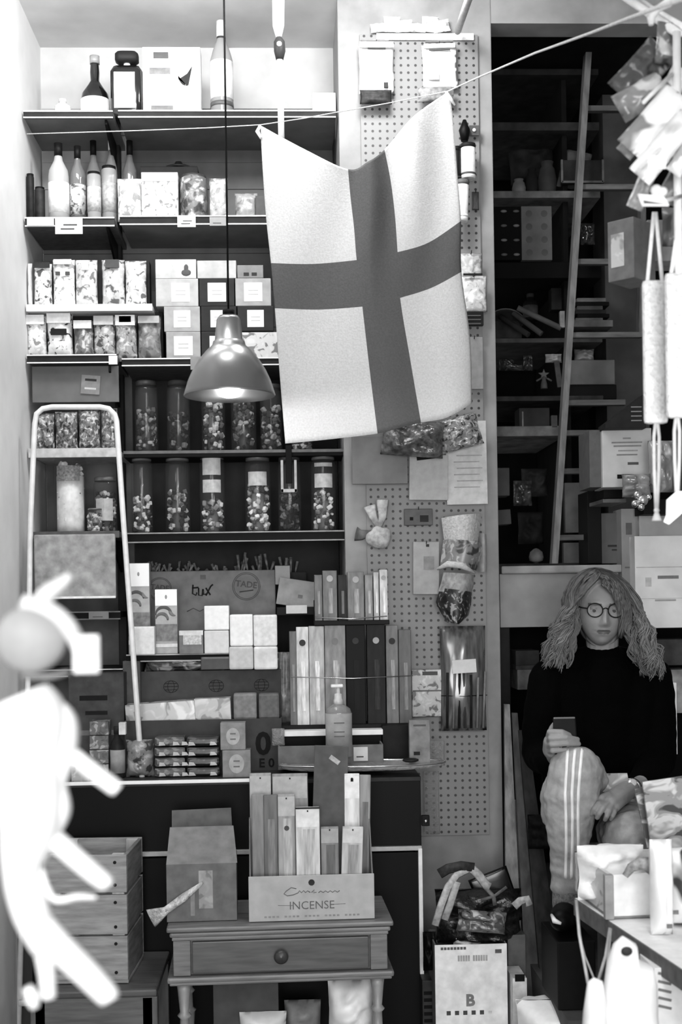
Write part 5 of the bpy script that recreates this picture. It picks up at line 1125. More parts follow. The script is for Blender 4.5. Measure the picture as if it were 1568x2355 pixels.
for a_ in (('grey printed pack of the rack, right under the slanted bar',1536,100,100,58,.1,PR(110,190,55,16,190,.25),.06),
 ('dark glossy snack pack with pale blotches on the rack',1476,165,150,84,.75,PR(80,160,45,22,191,.22),.08),
 ('grey glossy snack pack under the dark one',1474,222,125,70,1.05,PR(140,205,90,14,192,.22),.05),
 ('bright pack end touching the rack upright',1545,205,110,50,.5,PR(205,120,250,9,193,.25),.02),
 ('big white crinkled pack angled down from the rack',1508,282,180,84,.72,PR(248,140,252,7,194,.3),-.02),
 ('small grey pack tip below the big white pack',1462,322,90,44,.75,PR(165,120,225,12,195,.3),.04),
 ('lower white crinkled pack angled on the rack',1528,338,185,62,.72,PR(250,200,252,7,196,.3),-.05),
 ('thin grey cellophane pack hanging left of the price cards',1478,430,110,40,.4,PR(150,100,195,12,197,.3),0),
 ('dark pack at the right edge under the lower white pack',1562,345,80,60,.6,PR(95,60,160,12,198,.3),.06),
 ('grey folded pack at the right edge beside the price tray',1560,415,120,60,.5,PR(115,85,165,9,199,.3),.03),
 ('white pack corner cut off at the right edge, above the price tray',1566,370,70,40,.6,PR(245,180,250,9,200,.3),-.06)):
    PK(*a_)
B('price_card','blank white price card in front of the rack packs','card',1490,357,1532,388,-2.2,.003,M(250,.5,.02),None)
o=E('price_tray','small white folded paper tray with a crumpled knob of paper','tray',X(1500,475,-2.2)); q=lambda x,y,Yy=-2.2: X(x,y,Yy)-o.location
bm=nb(); slab(bm,[q(1466,446),q(1525,450),q(1538,470),q(1478,460)],.002,ax=(0,1,0)); slab(bm,[q(1466,446),q(1476,472),q(1482,470),q(1474,452)],.002,ax=(0,1,0)); slab(bm,[q(1476,474),q(1538,474),q(1538,470),q(1478,468)],.002,ax=(0,1,0)); mk('folded_card',bm,M(250,.5,.02),o)
bm=nb(); slab(bm,[q(1474,452,-2.19),q(1536,468,-2.19),q(1536,472,-2.19),q(1480,472,-2.19)],.002,ax=(0,1,0)); mk('shaded_inside',bm,M(120),o)
bm=nb(); ball(bm,q(1509,438),.011); ball(bm,q(1524,441),.009); mk('paper_knob',bm,M(250),o)
o,w,h=B('tea_carton','grey carton with a pale label face turned aside, behind the white straps','box',1432,500,1500,640,-1.5,.1,M(112,.5,.1),None,rz=-.8)
patch(o,'pale_label',-w*.12,h*.5,w*.5,h*.55,-.05,PR(200,150,230,20,203),.0012,ry=0)
B('tea_carton','grey box behind the twin straps on the rack','box',1490,505,1568,600,-1.4,.1,M(125,.5,.15,10),None)
BAG('snack_pack','mottled dark pack behind the twin straps at the right edge','pack',1530,470,1600,560,-1.7,.05,PR(110,60,160,12,204),None,'packs on the hanging rack',wr=.3)
# loofah back straps
def strapthing(label,x0,x1,y0,y1,top,Yy,tail):
    oo=E('back_scrubber',label,'scrubber',X((x0+x1)/2,y1,Yy)); q=lambda x,y,Y2=Yy: X(x,y,Y2)-oo.location
    a=q(x0,y1); b_=q(x1,y0); bm=nb(); box(bm,((a.x+b_.x)/2,0,(a.z+b_.z)/2),(b_.x-a.x,.022,b_.z-a.z),.009); mk('terry_pad',bm,M(243,.9,.1,60,bump=1),oo)
    for dx in (-.35,.35):
        bm=nb(); xm_=(x0+x1)/2; tube(bm,[q(xm_+dx*(x1-x0),y0+4),q(xm_+dx*(x1-x0)*.55,(y0+top)/2),q(xm_+dx*6,top)],.0042,8,flat=.6); mk('cord_loop',bm,M(240,.7,.05,40),oo)
    for dx in (-6,6):
        bm=nb(); xm_=(x0+x1)/2+tail[0]; tube(bm,[q(xm_+dx*.4,y1-3),q(xm_+dx,y1+30),q(xm_+dx*.9,(y1+tail[1])/2),q(xm_+dx*.2,tail[1])],.0035,8,flat=.6); mk('tail_cord',bm,M(205,.7,.05,40),oo)
    bm=nb(); ball(bm,q((x0+x1)/2+tail[0],tail[1]-4),.006); lathe(bm,[(.004,.0),(.011,-.018)],c=q((x0+x1)/2+tail[0],tail[1]),n=12); mk('tassel',bm,M(225,.8,.05),oo)
    return oo
strapthing('left terry back scrubber hanging on cords at the right',1481,1530,645,975,488,-1.9,(4,1178)); 
o=strapthing('right terry back scrubber, brighter and cut off by the frame',1533,1600,628,962,486,-2.0,(-10,1150))
q=lambda x,y,Y2=-2.02: X(x,y,Y2)-o.location
bm=nb(); slab(bm,[q(1533,1150),q(1556,1130),q(1580,1130),(q(1580,1170)),q(1538,1206),q(1526,1200),q(1532,1185)],.002,ax=(0,1,0)); mk('white_tag',bm,M(252,.5,.02),o)
# dark slanted box with writing, cartons
o,w,h=B('dark_carton','dark carton with faint pale writing wedged at a slant by the scrubbers','box',1392,905,1486,985,-.35,.1,M(40,.6),None)
me=o.data; 
for v in me.vertices:
    if v.co.z>h*.5 and v.co.x<0: v.co.z=h*.15
for k in range(4): patch(o,'pale_print',w*.26,h*(.22+.13*k),w*.26,.004,-.05,M(115),.001)
o,w,h=B('shipping_carton','pale carton with lines of small print on its front, above the ledge','box',1390,985,1502,1120,-.3,.16,M(172,.6,.06,8),None,rz=-.06)
for k,(fz,fw,fx,v) in enumerate(((.83,.16,.0,120),(.76,.62,0,115),(.70,.56,.01,115),(.62,.4,.02,135),(.55,.42,.0,115),(.4,.22,.12,70))): patch(o,'printed_line',w*fx,h*fz,w*fw,h*(.025 if k<5 else .045),-.08,M(v),.0008)
patch(o,'black_mark',-w*.14,h*.18,w*.13,h*.07,-.08,M(14),.0008)
bm=nb(); p,w_,h_=place(1358,988,1390,1120,-.28); box(bm,(0,.08,h_/2),(w_,.16,h_),.001); oo=mk('carton',bm,M(82,.6,.1),None,(p.x,-.27,p.z)); tag(oo,'grey narrow carton standing left of the printed pale carton','box')
o,w,h=B('shipping_carton','large pale taped carton at the right of the seated person','box',1462,1232,1600,1444,-.02,.2,M(212,.6,.06,6),None)
patch(o,'tape_seam',0,h*.66,w*.96,.0025,-.1,M(160),.0008); patch(o,'tape_seam',0,h*.32,w*.96,.002,-.1,M(175),.0008)
patch(o,'printed_line',w*.05,h*.55,w*.35,h*.035,-.1,M(115),.0008); patch(o,'printed_line',0,h*.3,w*.35,h*.02,-.1,M(150),.0008); patch(o,'printed_mark',-w*.28,h*.5,w*.1,h*.1,-.1,M(180),.0008)
B('shipping_carton','grey carton on top of the large pale taped carton','box',1470,1172,1600,1234,.0,.2,M(150,.6,.08,6),None)
B('shipping_carton','dim grey carton standing left of the large taped carton','box',1384,1180,1430,1296,.12,.15,M(82,.6,.1,6),None,pt=(('printed_line',.6,.35,.6,.04,M(52)),('printed_line',.7,.27,.4,.03,M(55))))
B('shipping_carton','grey carton with a darker square, between the dim and the taped cartons','box',1432,1170,1466,1440,.05,.12,M(125,.6,.08,6),None,pt=(('square_print',.5,.83,.4,.1,M(80)),('printed_line',.5,.5,.6,.012,M(85))))
B('dark_box','black gap box under the printed pale carton','box',1388,1122,1436,1146,-.2,.12,M(8),None)
B('storage_shelf','thin pale shelf under the black gap box','shelf',1386,1147,1440,1156,-.22,.2,M(90),None)
B('dark_box','black box behind the scrubber tassels','box',1480,1148,1580,1182,-.1,.12,M(12),None)
B('dark_box','tall black book end left of the dim grey carton','box',1352,1130,1384,1296,.1,.15,M(12),None)
o=BAG('plastic_bag','crumpled clear bag hanging between the two scrubber cords','bag',1498,1010,1556,1130,-.45,.08,PR(125,90,180,12,210,.2),None,wr=.45)[0]
BAG('plastic_bag','small crumpled clear bag over the lower corner of the printed carton','bag',1436,1088,1502,1142,-.45,.06,PR(105,80,140,12,211,.2),None,wr=.45)
o=E('chrome_bells','cluster of shiny chrome beads below the crumpled bag','ornament',X(1470,1150,-.6)); 
for x,y,r_ in ((1466,1138,.014),(1477,1150,.018),(1460,1158,.012),(1492,1143,.009),(1474,1166,.011)):
    bm=nb(); ball(bm,X(x,y,-.6)-o.location,r_,sub=3); mk('bead',bm,M(220,.12,.1,metal=1),o)
B('white_chair_back','slim white chair back post right of the person','chair',1549,1570,1558,1735,-.2,.02,M(225,.5,.03),None,ry=-.0)
# ---------------- left foreground : blurred rack ----------------
Yn=-3.3
o=E('peg_stand','out of focus white plastic peg stand close at the left','stand',X(120,2360,Yn)); q=lambda x,y,Yy=Yn: X(x,y,Yy)-o.location
wp=M(252,.5,.02)
k_=S(Yn)
def T_(nm,pts,rad,m=wp,n=16,flat=1):
    P_=[tuple(p[:2]) for p in pts]; N_=len(P_)-1; K_=[i/6 for i in range(6*N_+1)]
    rad=[rad[min(int(t),N_-1)]*(1-(t-min(int(t),N_-1)))+rad[min(int(t),N_-1)+1]*(t-min(int(t),N_-1)) for t in K_]; pts=[cr1(P_,t) for t in K_]
    rad=[rad[0]]+[(rad[i-1]+2*rad[i]+rad[i+1])/4 for i in range(1,len(rad)-1)]+[rad[-1]]
    bm=nb(); tube(bm,[q(a,b_) if len(c)==0 else q(a,b_,c[0]) for a,b_,*c in pts],[r_/k_ for r_ in rad],n,flat=flat); return mk(nm,bm,m,o)
T_('main_post',[(40,1600),(62,1660),(60,1760),(70,1880),(50,2000),(72,2100),(110,2180)],[70,100,88,78,44,44,36])
T_('bulged_collar',[(100,1610),(138,1660),(135,1730),(120,1800),(132,1860),(118,1905)],[22,40,42,34,32,24])
T_('peg',[(150,1722),(215,1775),(262,1810),(272,1818)],[18,20,20,14])
T_('peg',[(80,1890),(130,1935),(205,2000),(242,2030),(250,2038)],[30,25,23,20,12])
T_('peg',[(70,2100),(130,2170),(200,2240),(248,2290),(256,2300)],[34,34,32,28,16])
T_('thin_hook',[(92,1995),(122,2066),(180,2062),(222,2064)],[8,8,7,4])
T_('lower_post',[(92,2160),(106,2230),(112,2295)],[22,20,17]); T_('round_foot',[(62,2270),(74,2295),(80,2318)],[12,18,10])
o=E('round_hanger','out of focus pale round object with a white tag, above the peg stand','hanger',X(110,1560,Yn)); q=lambda x,y,Yy=Yn: X(x,y,Yy)-o.location
bm=nb(); ball(bm,q(70,1470),82/k_,(1,.5,.95),sub=3); mk('round_body',bm,M(165,.5,.08,10),o)
T_('curved_handle',[(50,1385),(110,1405),(155,1440),(182,1490),(186,1530)],[20,24,22,18,12],M(215,.5,.05))
T_('lower_brim',[(50,1552),(110,1556),(160,1545)],[10,9,5],M(120,.5,.05))
T_('top_knot',[(90,1395),(110,1365),(150,1335),(160,1320)],[22,22,14,8],M(215,.5,.05))
bm=nb(); a=q(180,1545); b_=q(238,1458); box(bm,((a.x+b_.x)/2,-.03,(a.z+b_.z)/2),(b_.x-a.x,.004,b_.z-a.z),.002); mk('tag',bm,M(252),o)
# ---------------- seated person ----------------
def capsule(bm,a,b_,ra,rb,n=16):
    a=Vector(a); b_=Vector(b_); d=b_-a; L=d.length
    if L<1e-5: return
    rot=d.to_track_quat('Z','Y').to_matrix(); rings=[]
    prof=[]
    for k in range(5): t=-PI/2+PI/2*k/4; prof.append((max(ra*math.cos(t),ra*.05),ra*math.sin(t)))
    for k in range(5): t=PI/2*k/4; prof.append((max(rb*math.cos(t),rb*.05),L+rb*math.sin(t)))
    for r_,z_ in prof: rings.append([bm.verts.new(a+rot@Vector((r_*math.cos(2*PI*i/n),r_*math.sin(2*PI*i/n),z_))) for i in range(n)])
    for p_,q_ in zip(rings,rings[1:]):
        for i in range(n): bm.faces.new((p_[i],p_[(i+1)%n],q_[(i+1)%n],q_[i]))
    bm.faces.new(rings[0][::-1]); bm.faces.new(rings[-1])
def organic(name,chains,voxel,m,parent=None,smooth=4,extra=None,fold=0,sub=0):
    bm=nb()
    for ch in chains:
        for (a,ra),(b_,rb) in zip(ch,ch[1:]): capsule(bm,a,b_,ra,rb)
    if extra: extra(bm)
    bmesh.ops.recalc_face_normals(bm,faces=bm.faces)
    o=mk(name,bm,m); r=o.modifiers.new('r','REMESH'); r.mode='VOXEL'; r.voxel_size=voxel; r.use_smooth_shade=True
    s_=o.modifiers.new('s','SMOOTH'); s_.iterations=smooth; s_.factor=.5
    if sub: o.modifiers.new('u','SUBSURF').levels=1
    bpy.context.view_layer.update(); dg=bpy.context.evaluated_depsgraph_get()
    me=bpy.data.meshes.new_from_object(o.evaluated_get(dg)); o.modifiers.clear(); o.data=me
    if fold:
        nm=[v.normal.copy() for v in me.vertices]
        for v,n_ in zip(me.vertices,nm):
            p=v.co.copy(); v.co=p+n_*fold*(noise.noise(Vector((p.x*14,p.y*14,p.z*22)))+.45*noise.noise(Vector((p.x*30+p.z*20,p.y*30,p.z*45))))
    for p in me.polygons: p.use_smooth=True
    me.materials.clear()
    for q in (m if isinstance(m,(list,tuple)) else [m]): me.materials.append(q)
    if parent: o.parent=parent
    return o
K=lambda x,y,Y,r: (X(x,y,Y),r)
hc=X(1382,1399,-.47)
def headpt(x,y,z):
    px,py,pz=.0775*x,.098*y,.118*z
    if z<-.05: px*=1-.20*((-z-.05)/.95)**1.2; 
    if y<0:
        py*=.93
        g=lambda cx,cz,sx,sz: math.exp(-((px-cx)/sx)**2-((pz-cz)/sz)**2)
        py-=.024*g(0,-.040,.0115,.013)+.013*g(0,-.02,.009,.02)+.007*g(0,-.005,.008,.016)
        py-=.006*(g(-.011,-.045,.007,.007)+g(.011,-.045,.007,.007))
        py+=.011*(g(-.031,.001,.017,.012)+g(.031,.001,.017,.012))
        py-=.005*(g(-.03,.021,.02,.008)+g(.03,.021,.02,.008))
        py-=.005*(g(-.043,-.028,.018,.02)+g(.043,-.028,.018,.02))
        py-=.006*g(0,-.064,.022,.005)+.0065*g(0,-.077,.018,.006); py+=.005*g(0,-.0695,.024,.0025)
        py-=.010*g(0,-.104,.02,.014)
        py-=.008*max(0,-z-.3)
    return Vector((px,py,pz))
hrot=Euler((.05,.03,-.10)).to_matrix()
def addhead(bm):
    U,V=72,56; rings=[]
    for j in range(1,V):
        ph=PI*j/V; rings.append([bm.verts.new(hc+hrot@headpt(math.sin(ph)*math.cos(2*PI*i/U),math.sin(ph)*math.sin(2*PI*i/U),math.cos(ph))) for i in range(U)])
    for a,b_ in zip(rings,rings[1:]):
        for i in range(U): bm.faces.new((a[i],a[(i+1)%U],b_[(i+1)%U],b_[i]))
    bm.faces.new(rings[0]); bm.faces.new(rings[-1][::-1])
# finger chains
def fing(pts,rs): return [K(x,y,Yy,r) for (x,y,Yy),r in zip(pts,rs)]
fr=[.0095,.009,.0082,.007]
handL=[[K(1280,1742,-.70,.026),K(1268,1724,-.755,.027),K(1266,1706,-.785,.022)],
 [K(1268,1726,-.765,.022),K(1272,1700,-.785,.02)],
 fing([(1262,1692,-.79),(1264,1683,-.815),(1292,1683,-.825),(1309,1690,-.815)],fr),
 fing([(1262,1704,-.79),(1266,1698,-.825),(1302,1696,-.835),(1328,1700,-.815)],fr),
 fing([(1262,1716,-.79),(1268,1712,-.825),(1304,1710,-.835),(1331,1711,-.815)],fr),
 fing([(1264,1728,-.78),(1270,1727,-.815),(1300,1724,-.825),(1318,1724,-.812)],[.0085,.008,.0075,.0065]),
 fing([(1270,1716,-.75),(1264,1692,-.745),(1270,1674,-.745),(1278,1662,-.75)],[.013,.0115,.010,.008])]
handR=[[K(1470,1806,-.62,.027),K(1448,1815,-.70,.026),K(1426,1830,-.77,.024),K(1405,1845,-.82,.02)],
 [K(1448,1818,-.70,.024),K(1422,1842,-.78,.022),K(1412,1855,-.82,.018)],
 [K(1440,1812,-.70,.022),K(1405,1832,-.79,.02),K(1392,1842,-.82,.017)],
 fing([(1390,1840,-.82),(1376,1848,-.85),(1366,1860,-.855),(1359,1872,-.845)],fr),
 fing([(1398,1846,-.83),(1386,1858,-.86),(1378,1871,-.865),(1373,1881,-.855)],fr),
 fing([(1406,1852,-.83),(1400,1866,-.86),(1395,1877,-.865),(1391,1885,-.855)],fr),
 fing([(1414,1857,-.82),(1412,1868,-.85),(1408,1877,-.855),(1404,1884,-.845)],[.0085,.008,.0072,.0063]),
 fing([(1415,1830,-.77),(1396,1828,-.81),(1384,1834,-.83),(1376,1842,-.835)],[.013,.011,.0098,.008])]
skel=[[K(1384,1440,-.44,.055),K(1385,1500,-.42,.05),K(1385,1545,-.40,.06)],
 [K(1290,1556,-.40,.045),K(1385,1550,-.40,.06),K(1480,1552,-.40,.045)],
 [K(1385,1560,-.38,.07),K(1385,1720,-.34,.075),K(1385,1880,-.28,.09)],
 [K(1275,1560,-.42,.045),K(1248,1725,-.45,.036),K(1280,1742,-.70,.026)],
 [K(1498,1560,-.42,.045),K(1508,1738,-.43,.036),K(1470,1806,-.62,.027)],
 [K(1350,1890,-.32,.07),K(1322,1770,-.80,.055),K(1308,1900,-.77,.05),K(1303,2010,-.74,.036),K(1300,2085,-.73,.032)],
 [K(1420,1895,-.32,.07),K(1452,1925,-.82,.055),K(1458,2060,-.78,.05),K(1462,2190,-.75,.036),K(1464,2262,-.74,.033)],
 [K(1298,2092,-.72,.033),K(1290,2108,-.82,.026)],[K(1464,2270,-.73,.033),K(1466,2282,-.83,.026)]]
skin=M(138,.55,.07,14,spec=.35); lip=M(92,.5,.05)
person=organic('person',skel+handL+handR,.003,[skin,lip,M(84,.6,.1)],None,3,addhead)
tag(person,'person in black roll neck with long wavy hair and round glasses, seated with a phone','person')
hi=hrot.transposed()
for p in person.data.polygons:
    c=hi@(p.center-hc)
    if c.y<-.05 and abs(c.x)<.023-1.1*abs(c.z+.0695) and -.0775<c.z<-.0635: p.material_index=1
    elif c.y<-.05 and abs(abs(c.x)-.031)<.019 and .012<c.z<.0195: p.material_index=2
def hp(x,y,z): return hc+hrot@Vector((x,y,z))
for s in (-1,1):
    bm=nb(); ball(bm,(0,0,0),.0125,(1,1,.9),sub=3); mk('eye',bm,M(150,.3,.02),person,hp(s*.031,-.068,.0))
    bm=nb(); ball(bm,(0,0,0),.006,(1,.5,1),sub=2); mk('iris',bm,M(30,.2),person,hp(s*.031-.001,-.0785,-.003))
    bm=nb(); ball(bm,(0,0,0),.0137,(1.05,1,.9),sub=3); mk('eyelid',bm,M(108,.6,.05),person,hp(s*.031,-.0682,.0052))
# glasses
gl=bpy.data.objects.new('glasses',None)
fm=M(26,.35,.1)
bm=nb()
for s in (-1,1):
    tube(bm,[hp(s*.032+.0235*math.cos(a),-.099+.006*abs(math.cos(a))*(1 if s*math.cos(a)>0 else -.3),-.001+.0215*math.sin(a)) for a in [2*PI*k/32 for k in range(33)]],.0019,8)
    tube(bm,[hp(s*.0555,-.094,.004),hp(s*.072,-.085,.006),hp(s*.082,-.03,.008),hp(s*.083,.02,.004)],.0022,8)
tube(bm,[hp(-.0085,-.101,.003),hp(0,-.105,.007),hp(.0085,-.101,.003)],.0018,8)
bm2=bm; g=mk('glasses',bm2,fm,person)
bm=nb()
for s in (-1,1): 
    q=bmesh.ops.create_circle(bm,cap_ends=True,radius=.0218,segments=28,matrix=Matrix.Translation(hp(s*.032,-.098,-.001))@(hrot.to_4x4())@Matrix.Rotation(PI/2,4,'X'))
ln=mk('lenses',bm,GLASS(160,.07,.15),g)
# hair
def hairmat():
    m,nt,b=_new('wavy_hair'); b.inputs['Roughness'].default_value=.45; L=nt.links
    tc=nt.nodes.new('ShaderNodeTexCoord'); sp=nt.nodes.new('ShaderNodeSeparateXYZ'); L.new(tc.outputs['Object'],sp.inputs[0])
    mr=nt.nodes.new('ShaderNodeMapRange'); mr.inputs['From Min'].default_value=.12; mr.inputs['From Max'].default_value=-.2; L.new(sp.outputs['Z'],mr.inputs['Value'])
    no=nt.nodes.new('ShaderNodeTexNoise'); no.inputs['Scale'].default_value=60; L.new(tc.outputs['Object'],no.inputs[0])
    ad_=nt.nodes.new('ShaderNodeMath'); ad_.operation='MULTIPLY_ADD'; L.new(no.outputs[0],ad_.inputs[0]); ad_.inputs[1].default_value=.7; L.new(mr.outputs[0],ad_.inputs[2])
    cr=nt.nodes.new('ShaderNodeValToRGB'); e=cr.color_ramp.elements; e[0].position=.25; e[0].color=col(36); e[1].position=1.2/1.3; e[1].color=col(106)
    L.new(ad_.outputs[0],cr.inputs[0]); L.new(cr.outputs[0],b.inputs['Base Color']); return m
hm=hairmat(); rr=random.Random(21); bm=nb()
part=-.022
def strand(s,u,v,ln_,rad,curl,ph=None,tw=None):
    """s side, u front-back 0..1, v outward offset"""
    pts=[]; N=26; ph=rr.random()*6 if ph is None else ph; y0=-.055+.13*u; tw=rr.uniform(12,20) if tw is None else tw
    hw=.0775+.010+v
    for i in range(N):
        t=i/(N-1)
        if t<.36:
            q=t/.36; a=(PI/2)*(q); # from crown to side
            x=part*(1-q)+s*hw*math.sin(a)*(1.0); z=.118*math.cos(a)*(1.03+v)+.004
            yy=y0*(.55+.6*q)-(.012 if u<.3 else 0)*q
            k=math.sqrt(max(0,1-(yy/.108)**2)); z=z*max(k,.55); 
        else:
            q=(t-.36)/.64; x=s*(hw+ .050*q**.8+v*.7*q); z=.004-ln_*q; yy=y0*1.15-(.012 if u<.3 else 0)-.02*q
        cr_=curl*min(1,t*1.6)
        x+=cr_*math.sin(ph+t*tw)*1.0; yy+=cr_*math.cos(ph+t*tw)*.8; z+=cr_*.35*math.sin(ph*2+t*tw*.7); x+=cr_*.4*math.sin(ph*3+t*tw*2.3)
        pts.append(Vector((x,yy,z)))
    rs=[rad*(.75+.5*math.sin(PI*min(1,.12+.85*i/(N-1)))) for i in range(N)]
    rs[-1]=rad*.3
    tube(bm,[hrot@p for p in pts],rs,5)
for c_ in range(96):
    s=-1 if c_%2 else 1; u=rr.random()**1.15; v=rr.uniform(-.004,.026); L0=rr.uniform(.12,.20)+(.02 if s>0 else 0); ph=rr.random()*6.28; tw=rr.uniform(13,24); cu=rr.uniform(.006,.014)
    for k in range(10): strand(s,u+rr.uniform(-.035,.035),v+rr.uniform(-.004,.004),L0+rr.uniform(-.02,.02),rr.uniform(.0012,.0026),cu*rr.uniform(.8,1.2),ph+rr.uniform(-.3,.3),tw+rr.uniform(-.4,.4))
for c_ in range(34): # inner locks hugging the cheeks and neck
    s=-1 if c_%2 else 1; x0_=rr.uniform(.064,.098); y_=rr.uniform(-.075,-.01); ph=rr.random()*6.28; tw=rr.uniform(13,22); L0=rr.uniform(.12,.19); cu=rr.uniform(.004,.010)
    for k in range(8):
        jx,jy,jp=rr.uniform(-.004,.004),rr.uniform(-.004,.004),rr.uniform(-.3,.3); pts=[]
        for i in range(22):
            t=i/21; z=.055-(L0+.055)*t; x=s*(max(x0_,.076-.01*(t>.4))+jx+.030*t*t); yy=y_+jy+.02*(1-t)*(-y_>.04); cc=cu*min(1,t*2+.1)
            pts.append(hrot@Vector((x+cc*math.sin(ph+jp+t*tw),yy+cc*math.cos(ph+jp+t*tw),z)))
        tube(bm,pts,[rr.uniform(.0013,.0024)*(1-.6*(i/21)**3) for i in range(22)],5)
for i in range(60): # hair over the brow on both sides of the parting
    s=-1 if i<22 else 1; pts=[]; ph=rr.random()*6; of=rr.random()**.8
    for k in range(14):
        t=k/13; a=t*PI*.5; x=part+ (s*(.092+.006*of)-part)*math.sin(a); z=(.118-.012*of-.040*of*math.sin(PI*min(1,t*1.1)))*math.cos(a)**.8+.004-.05*t*t; yy=-.025-.075*of*math.cos(a*.8)-.012
        zc_=max(-1,min(1,z/.123)); xc_=max(-1,min(1,x/.0875)); lim=-.106*math.sqrt(max(0,1-zc_**2-xc_**2*.98)); yy=min(yy,lim) if of>.3 else yy
        yy=max(yy,-.108)
        pts.append(hrot@Vector((x+.003*math.sin(ph+t*14),yy-.002,z+.002*math.cos(ph+t*13))))
    tube(bm,pts,[.0042*(1-.3*k/13) for k in range(14)],5)
for i in range(46): # forelock sweeping over the viewer's right eye
    pts=[]; ph=rr.random()*6; of=rr.uniform(-.022,.012)
    for k in range(16):
        t=k/15; a=t*PI*.62
        x=part+.012+(.086+of)*math.sin(min(a,PI/2))*t**.35; z=.100+of-.01*t-.16*t**1.9; yy=-.075-.045*math.sin(PI*min(1,.25+t*.75))**.7+.035*t**3
        pts.append(hrot@Vector((x+.006*math.sin(ph+t*14),yy+.005*math.cos(ph+t*14),z)))
    tube(bm,pts,[.0045*(1-.5*k/15) for k in range(16)],5)
# under volume
U,V=40,30; rings=[]
for j in range(V+1):
    ph=PI*j/V*.93+.02; rings.append([])
    for i in range(U+1):
        th=PI*(-.13)+ (PI*1.26)*i/U; x,y,z=math.sin(ph)*math.cos(th),math.sin(ph)*math.sin(th),math.cos(ph)
        rings[-1].append(bm.verts.new(hrot@Vector((.084*x,.104*y,.123*z))))
for a,b_ in zip(rings,rings[1:]):
    for i in range(U): f=bm.faces.new((a[i],a[i+1],b_[i+1],b_[i])); f.smooth=True
for s in (-1,1):
    tube(bm,[hrot@Vector((s*.078,.02,.03)),hrot@Vector((s*.098,.01,-.05)),hrot@Vector((s*.115,0,-.12)),hrot@Vector((s*.118,-.01,-.165))],[.014,.018,.016,.006],12)
mk('hair',bm,hm,person,hc)
# clothes
blk=M(5,.9,.2,40,spec=.05)
sw=organic('sweater',[[K(1385,1507,-.42,.060),K(1385,1530,-.41,.066),K(1385,1560,-.40,.10)],
 [K(1268,1560,-.41,.060),K(1330,1535,-.40,.062),K(1385,1525,-.40,.07),K(1440,1532,-.40,.062),K(1500,1556,-.41,.060)],
 [K(1385,1560,-.41,.115),K(1385,1720,-.38,.12),K(1385,1870,-.33,.12)],[K(1320,1590,-.39,.11),K(1325,1720,-.37,.115),K(1335,1870,-.32,.125)],[K(1450,1590,-.39,.11),K(1445,1720,-.37,.115),K(1435,1870,-.32,.125)],
 [K(1262,1560,-.42,.064),K(1246,1650,-.44,.062),K(1243,1735,-.45,.060),K(1262,1750,-.60,.046),K(1280,1746,-.665,.038)],
 [K(1502,1560,-.42,.064),K(1508,1650,-.42,.066),K(1508,1745,-.43,.064),K(1488,1785,-.53,.050),K(1474,1802,-.59,.042)]],.006,blk,person,5,fold=.004)
tr_=organic('trousers',[[K(1345,1895,-.30,.12),K(1385,1900,-.28,.125),K(1425,1900,-.30,.12)],
 [K(1350,1885,-.32,.105),K(1335,1800,-.62,.09),K(1322,1773,-.80,.076),K(1312,1835,-.79,.080),K(1309,1900,-.78,.070),K(1308,1960,-.76,.054),K(1304,2030,-.745,.050)],
 [K(1300,1830,-.72,.075),K(1300,1870,-.73,.074)],
 [K(1420,1892,-.32,.105),K(1440,1905,-.60,.094),K(1452,1930,-.80,.084),K(1456,2010,-.79,.074),K(1462,2200,-.76,.058)]],.005,M(158,.9,.08,24,spec=.1,bump=.2),person,5,fold=.008)
bv=BVHTree.FromObject(tr_,bpy.context.evaluated_depsgraph_get()) if False else None
me=tr_.data; bv=BVHTree.FromPolygons([v.co.copy() for v in me.vertices],[tuple(p.vertices) for p in me.polygons])
off=person.matrix_world.translation
for name_,xs in (('side_stripe',[1305,1302,1299,1301,1302,1300]),('side_stripe',[1323,1318,1315,1316,1316,1314]),('side_stripe',[1340,1334,1330,1329,1330,1329])):
    ys=[1714,1768,1823,1879,1935,2022]; L_=[];Rr=[]
    for i in range(41):
        t=i/40*5; k=min(int(t),4); f=t-k; x=xs[k]*(1-f)+xs[k+1]*f; y=ys[k]*(1-f)+ys[k+1]*f
        for lst,dx in ((L_,-3.3),(Rr,3.3)):
            d=(X(x+dx,y,0)-CAM).normalized(); h_=bv.ray_cast(CAM,d)
            lst.append(h_[0]-d*.0022 if h_[0] else None)
    bm=nb()
    for i in range(40):
        if None in (L_[i],Rr[i],L_[i+1],Rr[i+1]): continue
        f=bm.faces.new([bm.verts.new(q) for q in (L_[i],Rr[i],Rr[i+1],L_[i+1])]); f.smooth=True
    bmesh.ops.remove_doubles(bm,verts=bm.verts,dist=.0002)
    s_=mk(name_,bm,M(232,.8,.03),tr_); md=s_.modifiers.new('t','SOLIDIFY'); md.thickness=.002
